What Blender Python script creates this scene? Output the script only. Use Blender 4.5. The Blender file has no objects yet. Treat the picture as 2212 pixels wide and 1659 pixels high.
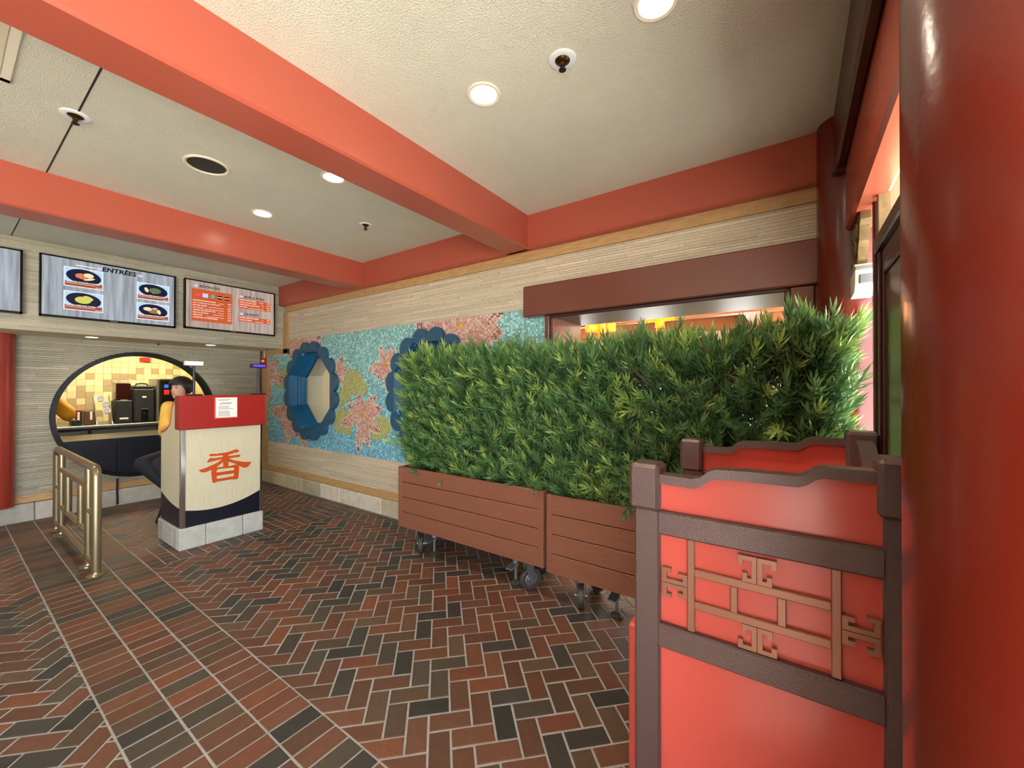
import bpy, bmesh, math, random
import numpy as np
from mathutils import Vector, Matrix
random.seed(7); rng = np.random.default_rng(7)
R = math.radians
scene = bpy.context.scene
COL = scene.collection

# ------------------------------------------------------------------ camera, world, sun, exposure
cam = bpy.data.cameras.new('camera'); camo = bpy.data.objects.new('camera', cam); COL.objects.link(camo)
CAM_F, CAM_YAW, CAM_PITCH = 871.7, R(34.9), R(0.316)
cam.sensor_width = 36; cam.lens = CAM_F * 36 / 2212; cam.clip_start = .02; cam.clip_end = 300
camo.location = (0, 0, 1.5); camo.rotation_euler = (R(90) + CAM_PITCH, 0, CAM_YAW)
scene.camera = camo
w = bpy.data.worlds.new('sky'); scene.world = w; w.use_nodes = True
bg = w.node_tree.nodes['Background']; bg.inputs['Color'].default_value = (.80, .91, 1.0, 1); bg.inputs['Strength'].default_value = 6.0
sun = bpy.data.lights.new('sun', 'SUN'); sun.energy = 42; sun.angle = R(.6); sun.color = (1, .97, .92)
suno = bpy.data.objects.new('sun', sun); COL.objects.link(suno)
suno.location = (12, -6, 18)
suno.rotation_euler = Vector((-.62, .28, -.95)).to_track_quat('-Z', 'Y').to_euler()
vs = scene.view_settings
scene.display_settings.display_device = 'sRGB'
vs.view_transform = 'Standard'; vs.look = 'None'; vs.exposure = 0.72; vs.gamma = 1; vs.use_curve_mapping = False
scene.cycles.use_denoising = True
scene.cycles.max_bounces = 8; scene.cycles.diffuse_bounces = 5; scene.cycles.glossy_bounces = 4
scene.cycles.transmission_bounces = 6; scene.cycles.transparent_max_bounces = 8
scene.cycles.sample_clamp_indirect = 6; scene.cycles.caustics_reflective = False; scene.cycles.caustics_refractive = False

# ------------------------------------------------------------------ helpers
def lin(c):
    return tuple(((x / 255) / 12.92 if x / 255 <= .04045 else ((x / 255 + .055) / 1.055) ** 2.4) for x in c[:3]) + (1,)
MATS = {}
def mat(name, rgb, rough=.5, metal=0, spec=.5, var=0, vscale=8, bump=0, bscale=60, coat=0, emit=None, estr=0,
        attr=False, objcol=False, grain=None, alpha=None, trans=0, stretch=None, sss=0):
    m = bpy.data.materials.new(name); m.use_nodes = True; MATS[name] = m
    nt = m.node_tree; N = nt.nodes; L = nt.links; b = N['Principled BSDF']
    b.inputs['Roughness'].default_value = rough; b.inputs['Metallic'].default_value = metal
    b.inputs['Specular IOR Level'].default_value = spec; b.inputs['Coat Weight'].default_value = coat
    b.inputs['Base Color'].default_value = lin(rgb); b.inputs['Transmission Weight'].default_value = trans
    tc = N.new('ShaderNodeTexCoord'); mp = N.new('ShaderNodeMapping'); L.new(tc.outputs['Object'], mp.inputs[0])
    if stretch: mp.inputs['Scale'].default_value = stretch
    src = None
    if attr:
        a = N.new('ShaderNodeAttribute'); a.attribute_name = 'Col'; src = a.outputs['Color']
    if objcol:
        a = N.new('ShaderNodeObjectInfo'); src = a.outputs['Color']
    if var:
        n = N.new('ShaderNodeTexNoise'); n.inputs['Scale'].default_value = vscale; n.inputs['Detail'].default_value = 6
        n.inputs['Roughness'].default_value = .65; L.new(mp.outputs[0], n.inputs['Vector'])
        mr = N.new('ShaderNodeMapRange'); mr.inputs[1].default_value = .3; mr.inputs[2].default_value = .7
        mr.inputs[3].default_value = 1 - var; mr.inputs[4].default_value = 1 + var; L.new(n.outputs[0], mr.inputs[0])
        mx = N.new('ShaderNodeMix'); mx.data_type = 'RGBA'; mx.blend_type = 'MULTIPLY'; mx.inputs[0].default_value = 1
        mx.inputs[6].default_value = lin(rgb)
        if src: L.new(src, mx.inputs[6])
        L.new(mr.outputs[0], mx.inputs[7]); src = mx.outputs[2]
    if src: L.new(src, b.inputs['Base Color'])
    if bump:
        n2 = N.new('ShaderNodeTexNoise'); n2.inputs['Scale'].default_value = bscale; n2.inputs['Detail'].default_value = 4
        L.new(mp.outputs[0], n2.inputs['Vector'])
        bp = N.new('ShaderNodeBump'); bp.inputs['Strength'].default_value = bump; bp.inputs['Distance'].default_value = .01
        L.new(n2.outputs[0], bp.inputs['Height']); L.new(bp.outputs[0], b.inputs['Normal'])
    if emit:
        b.inputs['Emission Color'].default_value = lin(emit); b.inputs['Emission Strength'].default_value = estr
        if src and emit == 'src': L.new(src, b.inputs['Emission Color'])
    if alpha is not None: b.inputs['Alpha'].default_value = alpha
    return m

def screen_mat(name, c0, c1, strength):
    """wood-plank picture shown by a glowing display"""
    m = bpy.data.materials.new(name); m.use_nodes = True; MATS[name] = m
    nt = m.node_tree; N = nt.nodes; L = nt.links; b = N['Principled BSDF']
    tc = N.new('ShaderNodeTexCoord'); mp = N.new('ShaderNodeMapping'); L.new(tc.outputs['Object'], mp.inputs[0])
    mp.inputs['Scale'].default_value = (1, 26, 1.6)
    n = N.new('ShaderNodeTexNoise'); n.inputs['Scale'].default_value = 1; n.inputs['Detail'].default_value = 5
    L.new(mp.outputs[0], n.inputs['Vector'])
    cr = N.new('ShaderNodeValToRGB'); cr.color_ramp.elements[0].position = .3; cr.color_ramp.elements[1].position = .75
    cr.color_ramp.elements[0].color = lin(c0); cr.color_ramp.elements[1].color = lin(c1)
    L.new(n.outputs[0], cr.inputs[0]); L.new(cr.outputs[0], b.inputs['Emission Color'])
    b.inputs['Base Color'].default_value = (.01, .01, .01, 1); b.inputs['Roughness'].default_value = .12
    b.inputs['Emission Strength'].default_value = strength
    return m

class MB:
    def __init__(s): s.v = []; s.f = []; s.c = []
    def add(s, vs_, fs_, col=None):
        o = len(s.v); s.v += [tuple(p) for p in vs_]; s.f += [tuple(i + o for i in f) for f in fs_]; s.c += [col] * len(fs_); return s
    def box(s, x0, x1, y0, y1, z0, z1, b=0, col=None):
        lo = (min(x0, x1), min(y0, y1), min(z0, z1)); hi = (max(x0, x1), max(y0, y1), max(z0, z1))
        if not b:
            v = [(hi[0] if i & 1 else lo[0], hi[1] if i & 2 else lo[1], hi[2] if i & 4 else lo[2]) for i in range(8)]
            return s.add(v, [(0, 4, 6, 2), (1, 3, 7, 5), (0, 1, 5, 4), (2, 6, 7, 3), (0, 2, 3, 1), (4, 5, 7, 6)], col)
        b = min(b, *(0.49 * (hi[k] - lo[k]) for k in range(3)))
        v = []
        for i in range(8):
            sg = (i & 1, (i >> 1) & 1, (i >> 2) & 1)
            for a in range(3):
                v.append(tuple((hi[k] if sg[k] else lo[k]) + (0 if k == a else (-b if sg[k] else b)) for k in range(3)))
        f = []
        for a in range(3):
            p, q = [k for k in range(3) if k != a]
            for sgn in (0, 1):
                base = sgn << a
                cs = [base, base | 1 << p, base | 1 << p | 1 << q, base | 1 << q]
                f.append(tuple(c * 3 + a for c in cs))
        for e in range(3):
            p, q = [k for k in range(3) if k != e]
            for m_ in range(4):
                c1 = ((m_ & 1) << p) | ((m_ >> 1) << q); c2 = c1 | 1 << e
                f.append((c1 * 3 + p, c2 * 3 + p, c2 * 3 + q, c1 * 3 + q))
        for i in range(8): f.append((i * 3, i * 3 + 1, i * 3 + 2))
        return s.add(v, f, col)
    def cyl(s, p0, p1, r0, r1=None, n=16, caps=True, col=None):
        r1 = r0 if r1 is None else r1
        p0 = Vector(p0); p1 = Vector(p1); d = (p1 - p0).normalized()
        a = d.orthogonal().normalized(); b = d.cross(a)
        v = []
        for p, r in ((p0, r0), (p1, r1)):
            for i in range(n):
                t = 2 * math.pi * i / n; v.append(p + a * (r * math.cos(t)) + b * (r * math.sin(t)))
        f = [(i, (i + 1) % n, n + (i + 1) % n, n + i) for i in range(n)]
        if caps: f += [tuple(range(n))[::-1], tuple(range(n, 2 * n))]
        return s.add(v, f, col)
    def rings(s, rs, caps=True, col=None):
        n = len(rs[0]); v = [p for r in rs for p in r]; f = []
        for k in range(len(rs) - 1):
            for i in range(n):
                f.append((k * n + i, k * n + (i + 1) % n, (k + 1) * n + (i + 1) % n, (k + 1) * n + i))
        if caps: f += [tuple(range(n))[::-1], tuple(range((len(rs) - 1) * n, len(rs) * n))]
        return s.add(v, f, col)
    def lathe(s, prof, c=(0, 0, 0), n=24, axis=(0, 0, 1), caps=True, col=None):
        ax = Vector(axis).normalized(); a = ax.orthogonal().normalized(); b = ax.cross(a); c = Vector(c)
        rs = [[c + ax * h + a * (r * math.cos(2 * math.pi * i / n)) + b * (r * math.sin(2 * math.pi * i / n)) for i in range(n)] for r, h in prof]
        return s.rings(rs, caps, col)
    def prism(s, poly, d0, d1, plane='yz', col=None):
        def P(u, v, d): return {'yz': (d, u, v), 'xz': (u, d, v), 'xy': (u, v, d)}[plane]
        n = len(poly)
        v = [P(u, w_, d0) for u, w_ in poly] + [P(u, w_, d1) for u, w_ in poly]
        f = [tuple(range(n))[::-1], tuple(range(n, 2 * n))] + [(i, (i + 1) % n, n + (i + 1) % n, n + i) for i in range(n)]
        return s.add(v, f, col)
    def tube(s, pts, r, n=10, col=None, caps=True):
        pts = [Vector(p) for p in pts]; rs = []; up = None
        for i, p in enumerate(pts):
            d = (pts[min(i + 1, len(pts) - 1)] - pts[max(i - 1, 0)]).normalized()
            a = d.orthogonal().normalized() if up is None else (up - d * up.dot(d)).normalized()
            up = a; b = d.cross(a); rr = r[i] if isinstance(r, (list, tuple)) else r
            rs.append([p + a * (rr * math.cos(2 * math.pi * k / n)) + b * (rr * math.sin(2 * math.pi * k / n)) for k in range(n)])
        return s.rings(rs, caps, col)
    def ball(s, c, r, n=16, m=10, rot=None, col=None):
        c = Vector(c); r = (r, r, r) if not isinstance(r, (list, tuple)) else r; rs = []
        for j in range(1, m):
            t = math.pi * j / m
            rs.append([(Vector((r[0] * math.sin(t) * math.cos(2 * math.pi * i / n), r[1] * math.sin(t) * math.sin(2 * math.pi * i / n), r[2] * math.cos(t)))) for i in range(n)])
        if rot is not None: rs = [[rot @ p for p in q] for q in rs]
        return s.rings([[c + p for p in q] for q in rs], True, col)

ORG = {}
def tag(o, label=None, cat=None, group=None, kind=None):
    for k, v_ in (('label', label), ('category', cat), ('group', group), ('kind', kind)):
        if v_: o[k] = v_
    return o
def thing(name, loc, label, cat, group=None):
    o = bpy.data.objects.new(name, None); o.empty_display_size = .1; COL.objects.link(o); o.location = loc
    ORG[o.name] = Vector(loc); return tag(o, label, cat, group)
def obj(name, mb, m, parent=None, smooth=None, origin=None, col=False, recalc=True, kind=None, label=None):
    me = bpy.data.meshes.new(name)
    if parent is not None: org = ORG[parent.name]
    elif origin is not None: org = Vector(origin)
    else:
        a = np.array(mb.v); org = Vector(((a[:, 0].min() + a[:, 0].max()) / 2, (a[:, 1].min() + a[:, 1].max()) / 2, a[:, 2].min()))
    me.from_pydata([(p[0] - org[0], p[1] - org[1], p[2] - org[2]) for p in mb.v], [], mb.f)
    if recalc:
        bm = bmesh.new(); bm.from_mesh(me); bmesh.ops.recalc_face_normals(bm, faces=bm.faces[:]); bm.to_mesh(me); bm.free()
    if col:
        at = me.color_attributes.new('Col', 'FLOAT_COLOR', 'CORNER')
        lt = np.empty(len(me.polygons), dtype=np.int32); me.polygons.foreach_get('loop_total', lt)
        fc = np.array([c if len(c) == 4 else (*c, 1) for c in mb.c], dtype=np.float32)
        at.data.foreach_set('color', np.repeat(fc, lt, axis=0).ravel())
    me.materials.append(MATS[m] if isinstance(m, str) else m)
    if smooth is not None:
        me.shade_smooth(); me.set_sharp_from_angle(angle=R(smooth))
    o = bpy.data.objects.new(name, me); COL.objects.link(o)
    if parent is not None: o.parent = parent
    else: o.location = org
    ORG[o.name] = org
    return tag(o, label, None, None, kind)
def single(name, mb, m, label, cat, group=None, **k): return tag(obj(name, mb, m, **k), label, cat, group)
def struct(name, mb, m, label, cat='structure', **k): return tag(obj(name, mb, m, **k), label, cat, None, 'structure')
def copy_tree(o, parent=None):
    c = o.copy(); COL.objects.link(c); c.parent = parent; ORG[c.name] = ORG[o.name]
    for ch in list(o.children): copy_tree(ch, c)
    return c
def lamp(kind, parent, loc, energy, color, **k):
    l = bpy.data.lights.new('lamp_light', kind); l.energy = energy; l.color = color
    for a, v_ in k.items(): setattr(l, a, v_)
    o = bpy.data.objects.new('lamp_light', l); COL.objects.link(o); o.parent = parent
    o.location = Vector(loc) - ORG[parent.name]; return o
_tc = {}
def text_polys(t, size, ax='CENTER', shear=0, bold=0):
    """flat mesh of a line of lettering in its own plane"""
    cu = bpy.data.curves.new('lettering', 'FONT'); cu.body = t; cu.size = size; cu.align_x = ax; cu.align_y = 'CENTER'; cu.shear = shear
    cu.resolution_u = 2; cu.offset = bold
    o = bpy.data.objects.new('lettering', cu); COL.objects.link(o)
    dg = bpy.context.evaluated_depsgraph_get(); me = o.evaluated_get(dg).to_mesh()
    v = [(p.co.x, p.co.y) for p in me.vertices]; f = [tuple(p.vertices) for p in me.polygons]
    o.evaluated_get(dg).to_mesh_clear(); bpy.data.objects.remove(o); bpy.data.curves.remove(cu)
    return v, f
def text_yz(mb, t, size, x, y, z, ax='CENTER', wide=1, shear=0, bold=0):
    v, f = text_polys(t, size, ax, shear, bold)
    return mb.add([(x, y + a * wide, z + b) for a, b in v], f)

# ------------------------------------------------------------------ materials
mat('grout', (150, 149, 147), .9, var=.15, vscale=30)
mat('brick', (130, 70, 50), .5, spec=.45, objcol=True, var=.16, vscale=22, bump=.25, bscale=120)
mat('brick_far', (130, 70, 50), .5, spec=.45, attr=True, var=.16, vscale=22, bump=.25, bscale=120)
mat('plaster', (216, 216, 200), .85, spec=.2, var=.05, vscale=1.6, bump=.6, bscale=130)
mat('plaster_plain', (214, 204, 180), .85, spec=.2, var=.04, vscale=3)
mat('red_paint', (172, 84, 66), .27, bump=.04, bscale=26)
mat('red_deep', (150, 54, 42), .26, bump=.05, bscale=40)
mat('column_red', (100, 28, 16), .2, bump=.03, bscale=70)
mat('maroon', (112, 64, 54), .22, bump=.04, bscale=40)
mat('dark_brown', (62, 30, 26), .3, bump=.05, bscale=60)
mat('dark_satin', (58, 32, 30), .42, bump=.05, bscale=60)
mat('stainless_dark', (96, 94, 84), .4, metal=.7)
mat('oak', (190, 152, 102), .5, var=.2, vscale=7, stretch=(1.2, 6, 6))
mat('oak_y', (190, 152, 102), .5, var=.2, vscale=7, stretch=(6, 1.2, 6))
mat('strip_stone', (205, 190, 165), .8, spec=.25, attr=True, var=.1, vscale=40, bump=.3, bscale=90)
mat('wall_backing', (84, 72, 58), .95)
mat('base_stone', (188, 178, 158), .75, objcol=True, var=.14, vscale=11, bump=.4, bscale=30)
mat('mosaic', (120, 170, 175), .22, attr=True, spec=.5)
mat('mosaic_grout', (186, 184, 174), .9)
mat('frame_blue', (44, 88, 118), .32, bump=.08, bscale=30)
mat('reveal_blue', (32, 104, 150), .4, var=.12, vscale=14)
mat('glass', (235, 240, 238), .02, trans=1, spec=.5); MATS['glass'].node_tree.nodes['Principled BSDF'].inputs['IOR'].default_value = 1.1
mat('planter_wood', (132, 84, 66), .38, var=.09, vscale=6, stretch=(1.5, 10, 10), bump=.12, bscale=18)
mat('soil', (38, 28, 22), .95, var=.3, vscale=40, bump=.8, bscale=60)
mat('leaf', (60, 110, 50), .33, attr=True, spec=.5)
_lm = MATS['leaf'].node_tree; _tr = _lm.nodes.new('ShaderNodeBsdfTranslucent'); _mx = _lm.nodes.new('ShaderNodeMixShader'); _mx.inputs[0].default_value = .22
_at = [n for n in _lm.nodes if n.type == 'ATTRIBUTE'][0]; _lm.links.new(_at.outputs['Color'], _tr.inputs['Color'])
_lm.links.new(_lm.nodes['Principled BSDF'].outputs[0], _mx.inputs[1]); _lm.links.new(_tr.outputs[0], _mx.inputs[2]); _lm.links.new(_mx.outputs[0], _lm.nodes['Material Output'].inputs['Surface'])
mat('bark', (92, 78, 62), .85, var=.2, vscale=30)
mat('steel', (150, 155, 165), .35, metal=.8, var=.12, vscale=30)
mat('rubber', (62, 58, 54), .6, var=.12, vscale=20)
mat('bin_red', (206, 90, 80), .22, bump=.04, bscale=14)
mat('bin_brown', (100, 82, 80), .34, metal=.35, bump=.22, bscale=260)
mat('fret_bronze', (156, 112, 92), .33, metal=.35)
mat('black_gloss', (14, 15, 18), .18)
mat('black_matt', (24, 24, 26), .5)
mat('black_ring', (22, 24, 27), .25)
mat('navy', (16, 20, 34), .35)
mat('grasscloth', (208, 200, 172), .5, var=.13, vscale=5, stretch=(60, 60, 1.2))
mat('chrome', (215, 220, 228), .12, metal=1)
mat('podium_red', (158, 36, 32), .35)
mat('podium_trim', (196, 92, 74), .4)
mat('character_orange', (200, 78, 20), .4)
mat('paper', (240, 240, 236), .7); mat('ink', (120, 120, 124), .8); mat('ink_dark', (20, 18, 20), .6)
mat('paper_red', (228, 74, 64), .6)
mat('white_plastic', (232, 234, 238), .35)
mat('lens_blue', (40, 20, 180), .3, emit=(70, 50, 255), estr=1.6)
mat('rail_brass', (152, 138, 110), .3, metal=.75, bump=.03, bscale=60)
mat('lamp_glow', (255, 250, 235), .5, emit=(255, 238, 205), estr=16)
mat('trim_white', (232, 226, 208), .5)
mat('sprinkler_dish', (226, 232, 238), .4)
mat('brass_dark', (92, 66, 34), .3, metal=.9)
mat('speaker_dark', (52, 52, 50), .6)
mat('gap_dark', (44, 40, 34), .9)
mat('kitchen_tile', (240, 215, 160), .25, objcol=True)
mat('kitchen_grout', (190, 165, 110), .9)
mat('kitchen_wall', (236, 214, 150), .6)
mat('stainless', (150, 150, 142), .32, metal=.85, var=.06, vscale=4)
mat('tea', (48, 16, 14), .12, spec=.6)
mat('clear', (235, 240, 240), .05, trans=.9, alpha=.6)
mat('shirt_yellow', (236, 190, 84), .75, var=.07, vscale=14)
mat('jacket_yellow', (240, 170, 20), .6, var=.08, vscale=14)
mat('skin', (206, 158, 132), .5)
mat('lips', (170, 102, 92), .5)
mat('hair', (26, 18, 15), .35, stretch=(30, 30, 4), bump=.3, bscale=8)
mat('denim', (30, 32, 42), .8, var=.12, vscale=30)
mat('eye_dark', (24, 16, 14), .2)
mat('screen_black', (12, 12, 14), .25)
mat('tv_bezel', (10, 10, 12), .2)
screen_mat('screen_grey', (120, 124, 130), (176, 184, 192), .72)
screen_mat('screen_tan', (140, 118, 110), (190, 172, 160), .72)
def glow(name, rgb, s=.75): mat(name, (8, 8, 8), .2, emit=rgb, estr=s)
glow('scr_blue', (172, 205, 240)); glow('scr_brown', (150, 78, 56)); glow('scr_orange', (186, 84, 42)); glow('scr_white', (246, 244, 240), .9)
glow('scr_plate', (28, 30, 58), .5); glow('scr_ink', (16, 12, 12), .3); glow('scr_rice', (196, 196, 92)); glow('scr_chicken', (206, 118, 80))
glow('scr_cream', (226, 208, 168)); glow('scr_noodle', (150, 112, 66)); glow('scr_green', (96, 112, 72)); glow('scr_pink', (226, 70, 90)); glow('scr_teal', (60, 170, 180)); glow('scr_lilac', (196, 190, 226))
mat('lantern_orange', (255, 110, 10), .5, emit=(255, 106, 8), estr=2.6)
mat('lantern_core', (255, 190, 40), .5, emit=(255, 190, 50), estr=9)
mat('wood_beam', (164, 98, 56), .5, var=.12, vscale=6)
mat('dining_wall', (206, 190, 160), .8)
mat('cream_ext', (238, 226, 170), .8); mat('pink_ext', (226, 176, 160), .7)
mat('paving_ext', (190, 186, 178), .9, var=.08, vscale=2)
mat('carved', (120, 100, 62), .6, var=.25, vscale=40)
mat('bracket_cream', (224, 214, 190), .6); mat('bracket_grey', (120, 122, 128), .6)
mat('red_plastic', (196, 40, 34), .4)
mat('logo_blue', (30, 70, 210), .4, emit=(40, 90, 255), estr=.8); mat('logo_red', (200, 40, 40), .4); mat('label_green', (120, 200, 90), .5)
mat('brown_bin', (96, 70, 40), .3)

# ------------------------------------------------------------------ dimensions of the room
ZC = 2.98; YW = 3.03; XM = -7.0; XS = -6.305; ZB = 2.69

# ================================================================== FLOOR
mb = MB(); mb.box(-9.6, .5, -5, 3.6, -.2, -.0022)
floor = struct('floor', mb, 'grout', 'brown and red brick paver floor laid in herringbone', 'floor', origin=(-3, 0, 0))
ORG['floor'] = Vector((-3, 0, 0))
def proj(P):
    d = np.array(P) - np.array((0, 0, 1.5))
    f_ = np.array((-math.sin(CAM_YAW), math.cos(CAM_YAW), 0)); r_ = np.array((math.cos(CAM_YAW), math.sin(CAM_YAW), 0))
    z = d @ f_
    return None if z < .25 else (1106 + CAM_F * (d @ r_) / z, 834.5 - CAM_F * d[2] / z)
def clip(poly, rect):
    for ax, val, keep in ((0, rect[0], 1), (0, rect[1], -1), (1, rect[2], 1), (1, rect[3], -1)):
        out = []
        for i in range(len(poly)):
            a, b = poly[i], poly[(i + 1) % len(poly)]; da = (a[ax] - val) * keep; db = (b[ax] - val) * keep
            if da >= 0: out.append(a)
            if da * db < 0:
                t = da / (da - db); out.append((a[0] + (b[0] - a[0]) * t, a[1] + (b[1] - a[1]) * t))
        poly = out
        if not poly: return []
    return poly
def area(p): return abs(sum(p[i][0] * p[(i + 1) % len(p)][1] - p[(i + 1) % len(p)][0] * p[i][1] for i in range(len(p)))) / 2
polys = []            # (polygon, kind key)
G = .0046
def herring(rect):
    W_ = .0955; a0, b0 = .046, 1.888; s2 = math.sqrt(.5)
    for i in range(-75, 45):
        for j in range(-70, 65):
            m_ = (i + j + 2) % 4
            if m_ == 0: dims = (2, 1)
            elif m_ == 2: dims = (1, 2)
            else: continue
            A0 = a0 + i * W_ + G; A1 = a0 + (i + dims[0]) * W_ - G; B0 = b0 + j * W_ + G; B1 = b0 + (j + dims[1]) * W_ - G
            p = [((a - b) * s2, (a + b) * s2) for a, b in ((A0, B0), (A1, B0), (A1, B1), (A0, B1))]
            if max(q[0] for q in p) < rect[0] or min(q[0] for q in p) > rect[1] or max(q[1] for q in p) < rect[2] or min(q[1] for q in p) > rect[3]: continue
            c = clip(p, rect)
            if len(c) >= 3 and area(c) > 2e-4: polys.append((c, dims if len(c) == 4 and abs(area(c) - area(p)) < 1e-6 else None))
def soldier(x0, x1, y0, y1, dx, dy, ox, oy):
    i = math.floor((x0 - ox) / dx)
    while ox + i * dx < x1:
        j = math.floor((y0 - oy) / dy + 1e-6)
        while oy + j * dy < y1 - 1e-6:
            p = [(ox + i * dx + G, oy + j * dy + G), (ox + (i + 1) * dx - G, oy + j * dy + G), (ox + (i + 1) * dx - G, oy + (j + 1) * dy - G), (ox + i * dx + G, oy + (j + 1) * dy - G)]
            c = clip(p, (x0, x1, y0, y1))
            if len(c) >= 3 and area(c) > 2e-4: polys.append((c, None))
            j += 1
        i += 1
herring((-4.35, .44, 1.031, 2.985)); herring((-6.96, -4.95, 1.031, 2.985)); herring((-6.96, .44, -2.2, .445))
soldier(-6.96, .44, .449, 1.028, .1015, .193, -2.683, .449)
soldier(-4.95, -4.355, 1.031, 2.985, .0985, .0985, -4.355, 1.031)
PAL = [((95, 60, 43), 5), ((88, 58, 43), 4), ((106, 62, 42), 2), ((80, 61, 46), 2.4), ((66, 58, 48), 1.6), ((55, 51, 46), 2.0), ((47, 46, 43), 1.0)]
def brick_col():
    c = random.choices([p[0] for p in PAL], [p[1] for p in PAL])[0]; k = random.uniform(.9, 1.1)
    return lin(tuple(min(255, x * k) for x in c))
def brick_mb(mbk, p, z, col):
    n = len(p); cx = sum(q[0] for q in p) / n; cy = sum(q[1] for q in p) / n
    def ins(q, e):
        dx, dy = q[0] - cx, q[1] - cy; L_ = math.hypot(dx, dy) or 1; return (q[0] - dx / L_ * e, q[1] - dy / L_ * e)
    v = [(*q, -.012) for q in p] + [(*q, z - .0018) for q in p] + [(*ins(q, .0035), z) for q in p]
    f = [tuple(range(2 * n, 3 * n))]
    for k in range(2): f += [(k * n + i, k * n + (i + 1) % n, (k + 1) * n + (i + 1) % n, (k + 1) * n + i) for i in range(n)]
    mbk.add(v, f, col)
def seen(p):
    q = [proj((x, y, 0)) for x, y in p]
    if any(a is None for a in q): return 0
    c = (sum(a[0] for a in q) / len(q), sum(a[1] for a in q) / len(q))
    if not (-60 < c[0] < 1420 and c[1] < 1760): return 0
    return area(q)
order = sorted(range(len(polys)), key=lambda k: -seen(polys[k][0]))
near = set(order[:300]); rest = MB(); cache = {}
for k, (p, key) in enumerate(polys):
    colr = brick_col(); dz = random.uniform(-.0012, .0012)
    if k not in near: brick_mb(rest, p, dz, colr); continue
    cx = sum(q[0] for q in p) / len(p); cy = sum(q[1] for q in p) / len(p)
    if key is not None and key in cache:
        o = bpy.data.objects.new('brick', cache[key]); COL.objects.link(o); o.parent = floor
        o.location = (cx + 3, cy, dz)
    else:
        b_ = MB(); brick_mb(b_, [(q[0] - cx, q[1] - cy) for q in p], 0, None)
        ORG['tmp'] = Vector((0, 0, 0))
        o = obj('brick', b_, 'brick', origin=(0, 0, 0)); o.parent = floor; o.location = (cx + 3, cy, dz)
        if key is not None: cache[key] = o.data
    o.color = colr
obj('brick_paving', rest, 'brick_far', parent=floor, col=True, kind='stuff')
mb = MB(); mb.add([(-60, -60, -.05), (60, -60, -.05), (60, 60, -.05), (-60, 60, -.05)], [(0, 1, 2, 3)])
struct('ground', mb, 'paving_ext', 'pale concrete paving outside the building', 'ground', origin=(0, 0, -.05))

# ================================================================== CEILING, BEAMS
mb = MB(); mb.box(-7.3, .46, -5, YW + .02, ZC, ZC + .15)
ceiling = struct('ceiling', mb, 'plaster', 'textured beige plaster ceiling between red beams', 'ceiling', origin=(-3, 0, ZC))
for (x0, x1, y) in ((-4.235, -2.13, .44), (-6.3, -4.515, .43)):
    mb = MB(); mb.box(x0, x1, y - .004, y + .004, ZC - .0015, ZC + .01); obj('joint', mb, 'gap_dark', ceiling)
def beam(name, x0, x1, y0, y1, z0, z1, m, label, b=.012):
    mb = MB(); mb.box(x0, x1, y0, y1, z0, z1, b); return struct(name, mb, m, label, 'beam')
beam('trim_1', -2.13, -1.883, -5, 2.99, ZB, ZC + .05, 'red_paint', 'red painted ceiling beam crossing above the planters')
beam('trim_2', -4.515, -4.235, -5, 2.99, ZB + .003, ZC + .05, 'red_paint', 'red painted ceiling beam nearest the menu screens')
beam('trim_3', -6.305, .2, 2.937, YW + .01, ZB, ZC + .05, 'red_paint', 'red painted beam along the top of the mosaic wall')
# access hatch in the ceiling
mb = MB(); x0, x1, y0, y1 = -3.12, -2.3, -.62, .205
for q in ((x0, x1, y1 - .03, y1), (x0, x1, y0, y0 + .03), (x0, x0 + .03, y0, y1), (x1 - .03, x1, y0, y1)):
    mb.box(*q, ZC - .01, ZC + .02)
hatch = single('ceiling_hatch', mb, 'trim_white', 'square access hatch frame in the ceiling behind the red beam', 'hatch')
mb = MB(); mb.box(x0 + .034, x1 - .034, y0 + .034, y1 - .034, ZC - .006, ZC + .02); obj('hatch_panel', mb, 'plaster_plain', hatch)

# ================================================================== STRIP STONE HELPER
SC = [(212, 199, 174), (208, 194, 168), (216, 203, 180), (204, 190, 164), (210, 196, 172), (202, 190, 166)]
SCM = [(180, 176, 158), (174, 170, 152), (185, 181, 164), (169, 165, 147), (176, 173, 156)]
def strips(mb, ax, d, sgn, u0, u1, z0, z1, hole=None, h=.0215, cols=SC, lmin=.2, lmax=.85):
    """courses of thin stone strips on a wall plane; ax 'x': wall faces along x at x=d, runs along y"""
    z = z0
    while z < z1 - 1e-4:
        hh = min(h * random.uniform(.82, 1.18), z1 - z); u = u0 - random.uniform(0, lmax)
        spans = [(u0, u1)]
        if hole: spans = hole(z + hh / 2, u0, u1)
        while u < u1:
            L_ = random.uniform(lmin, lmax)
            for s0, s1 in spans:
                a, b = max(u, s0), min(u + L_, s1)
                if b - a > .006:
                    t = random.uniform(.002, .0085); k = random.uniform(.95, 1.035)
                    c = lin(tuple(min(255, x * k) for x in random.choice(cols)))
                    if ax == 'x': mb.box(d, d + sgn * t, a + .0007, b - .0007, z + .0019, z + hh - .0019, 0, c)
                    else: mb.box(a + .0007, b - .0007, d, d + sgn * t, z + .0019, z + hh - .0019, 0, c)
            u += L_
        z += hh

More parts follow.
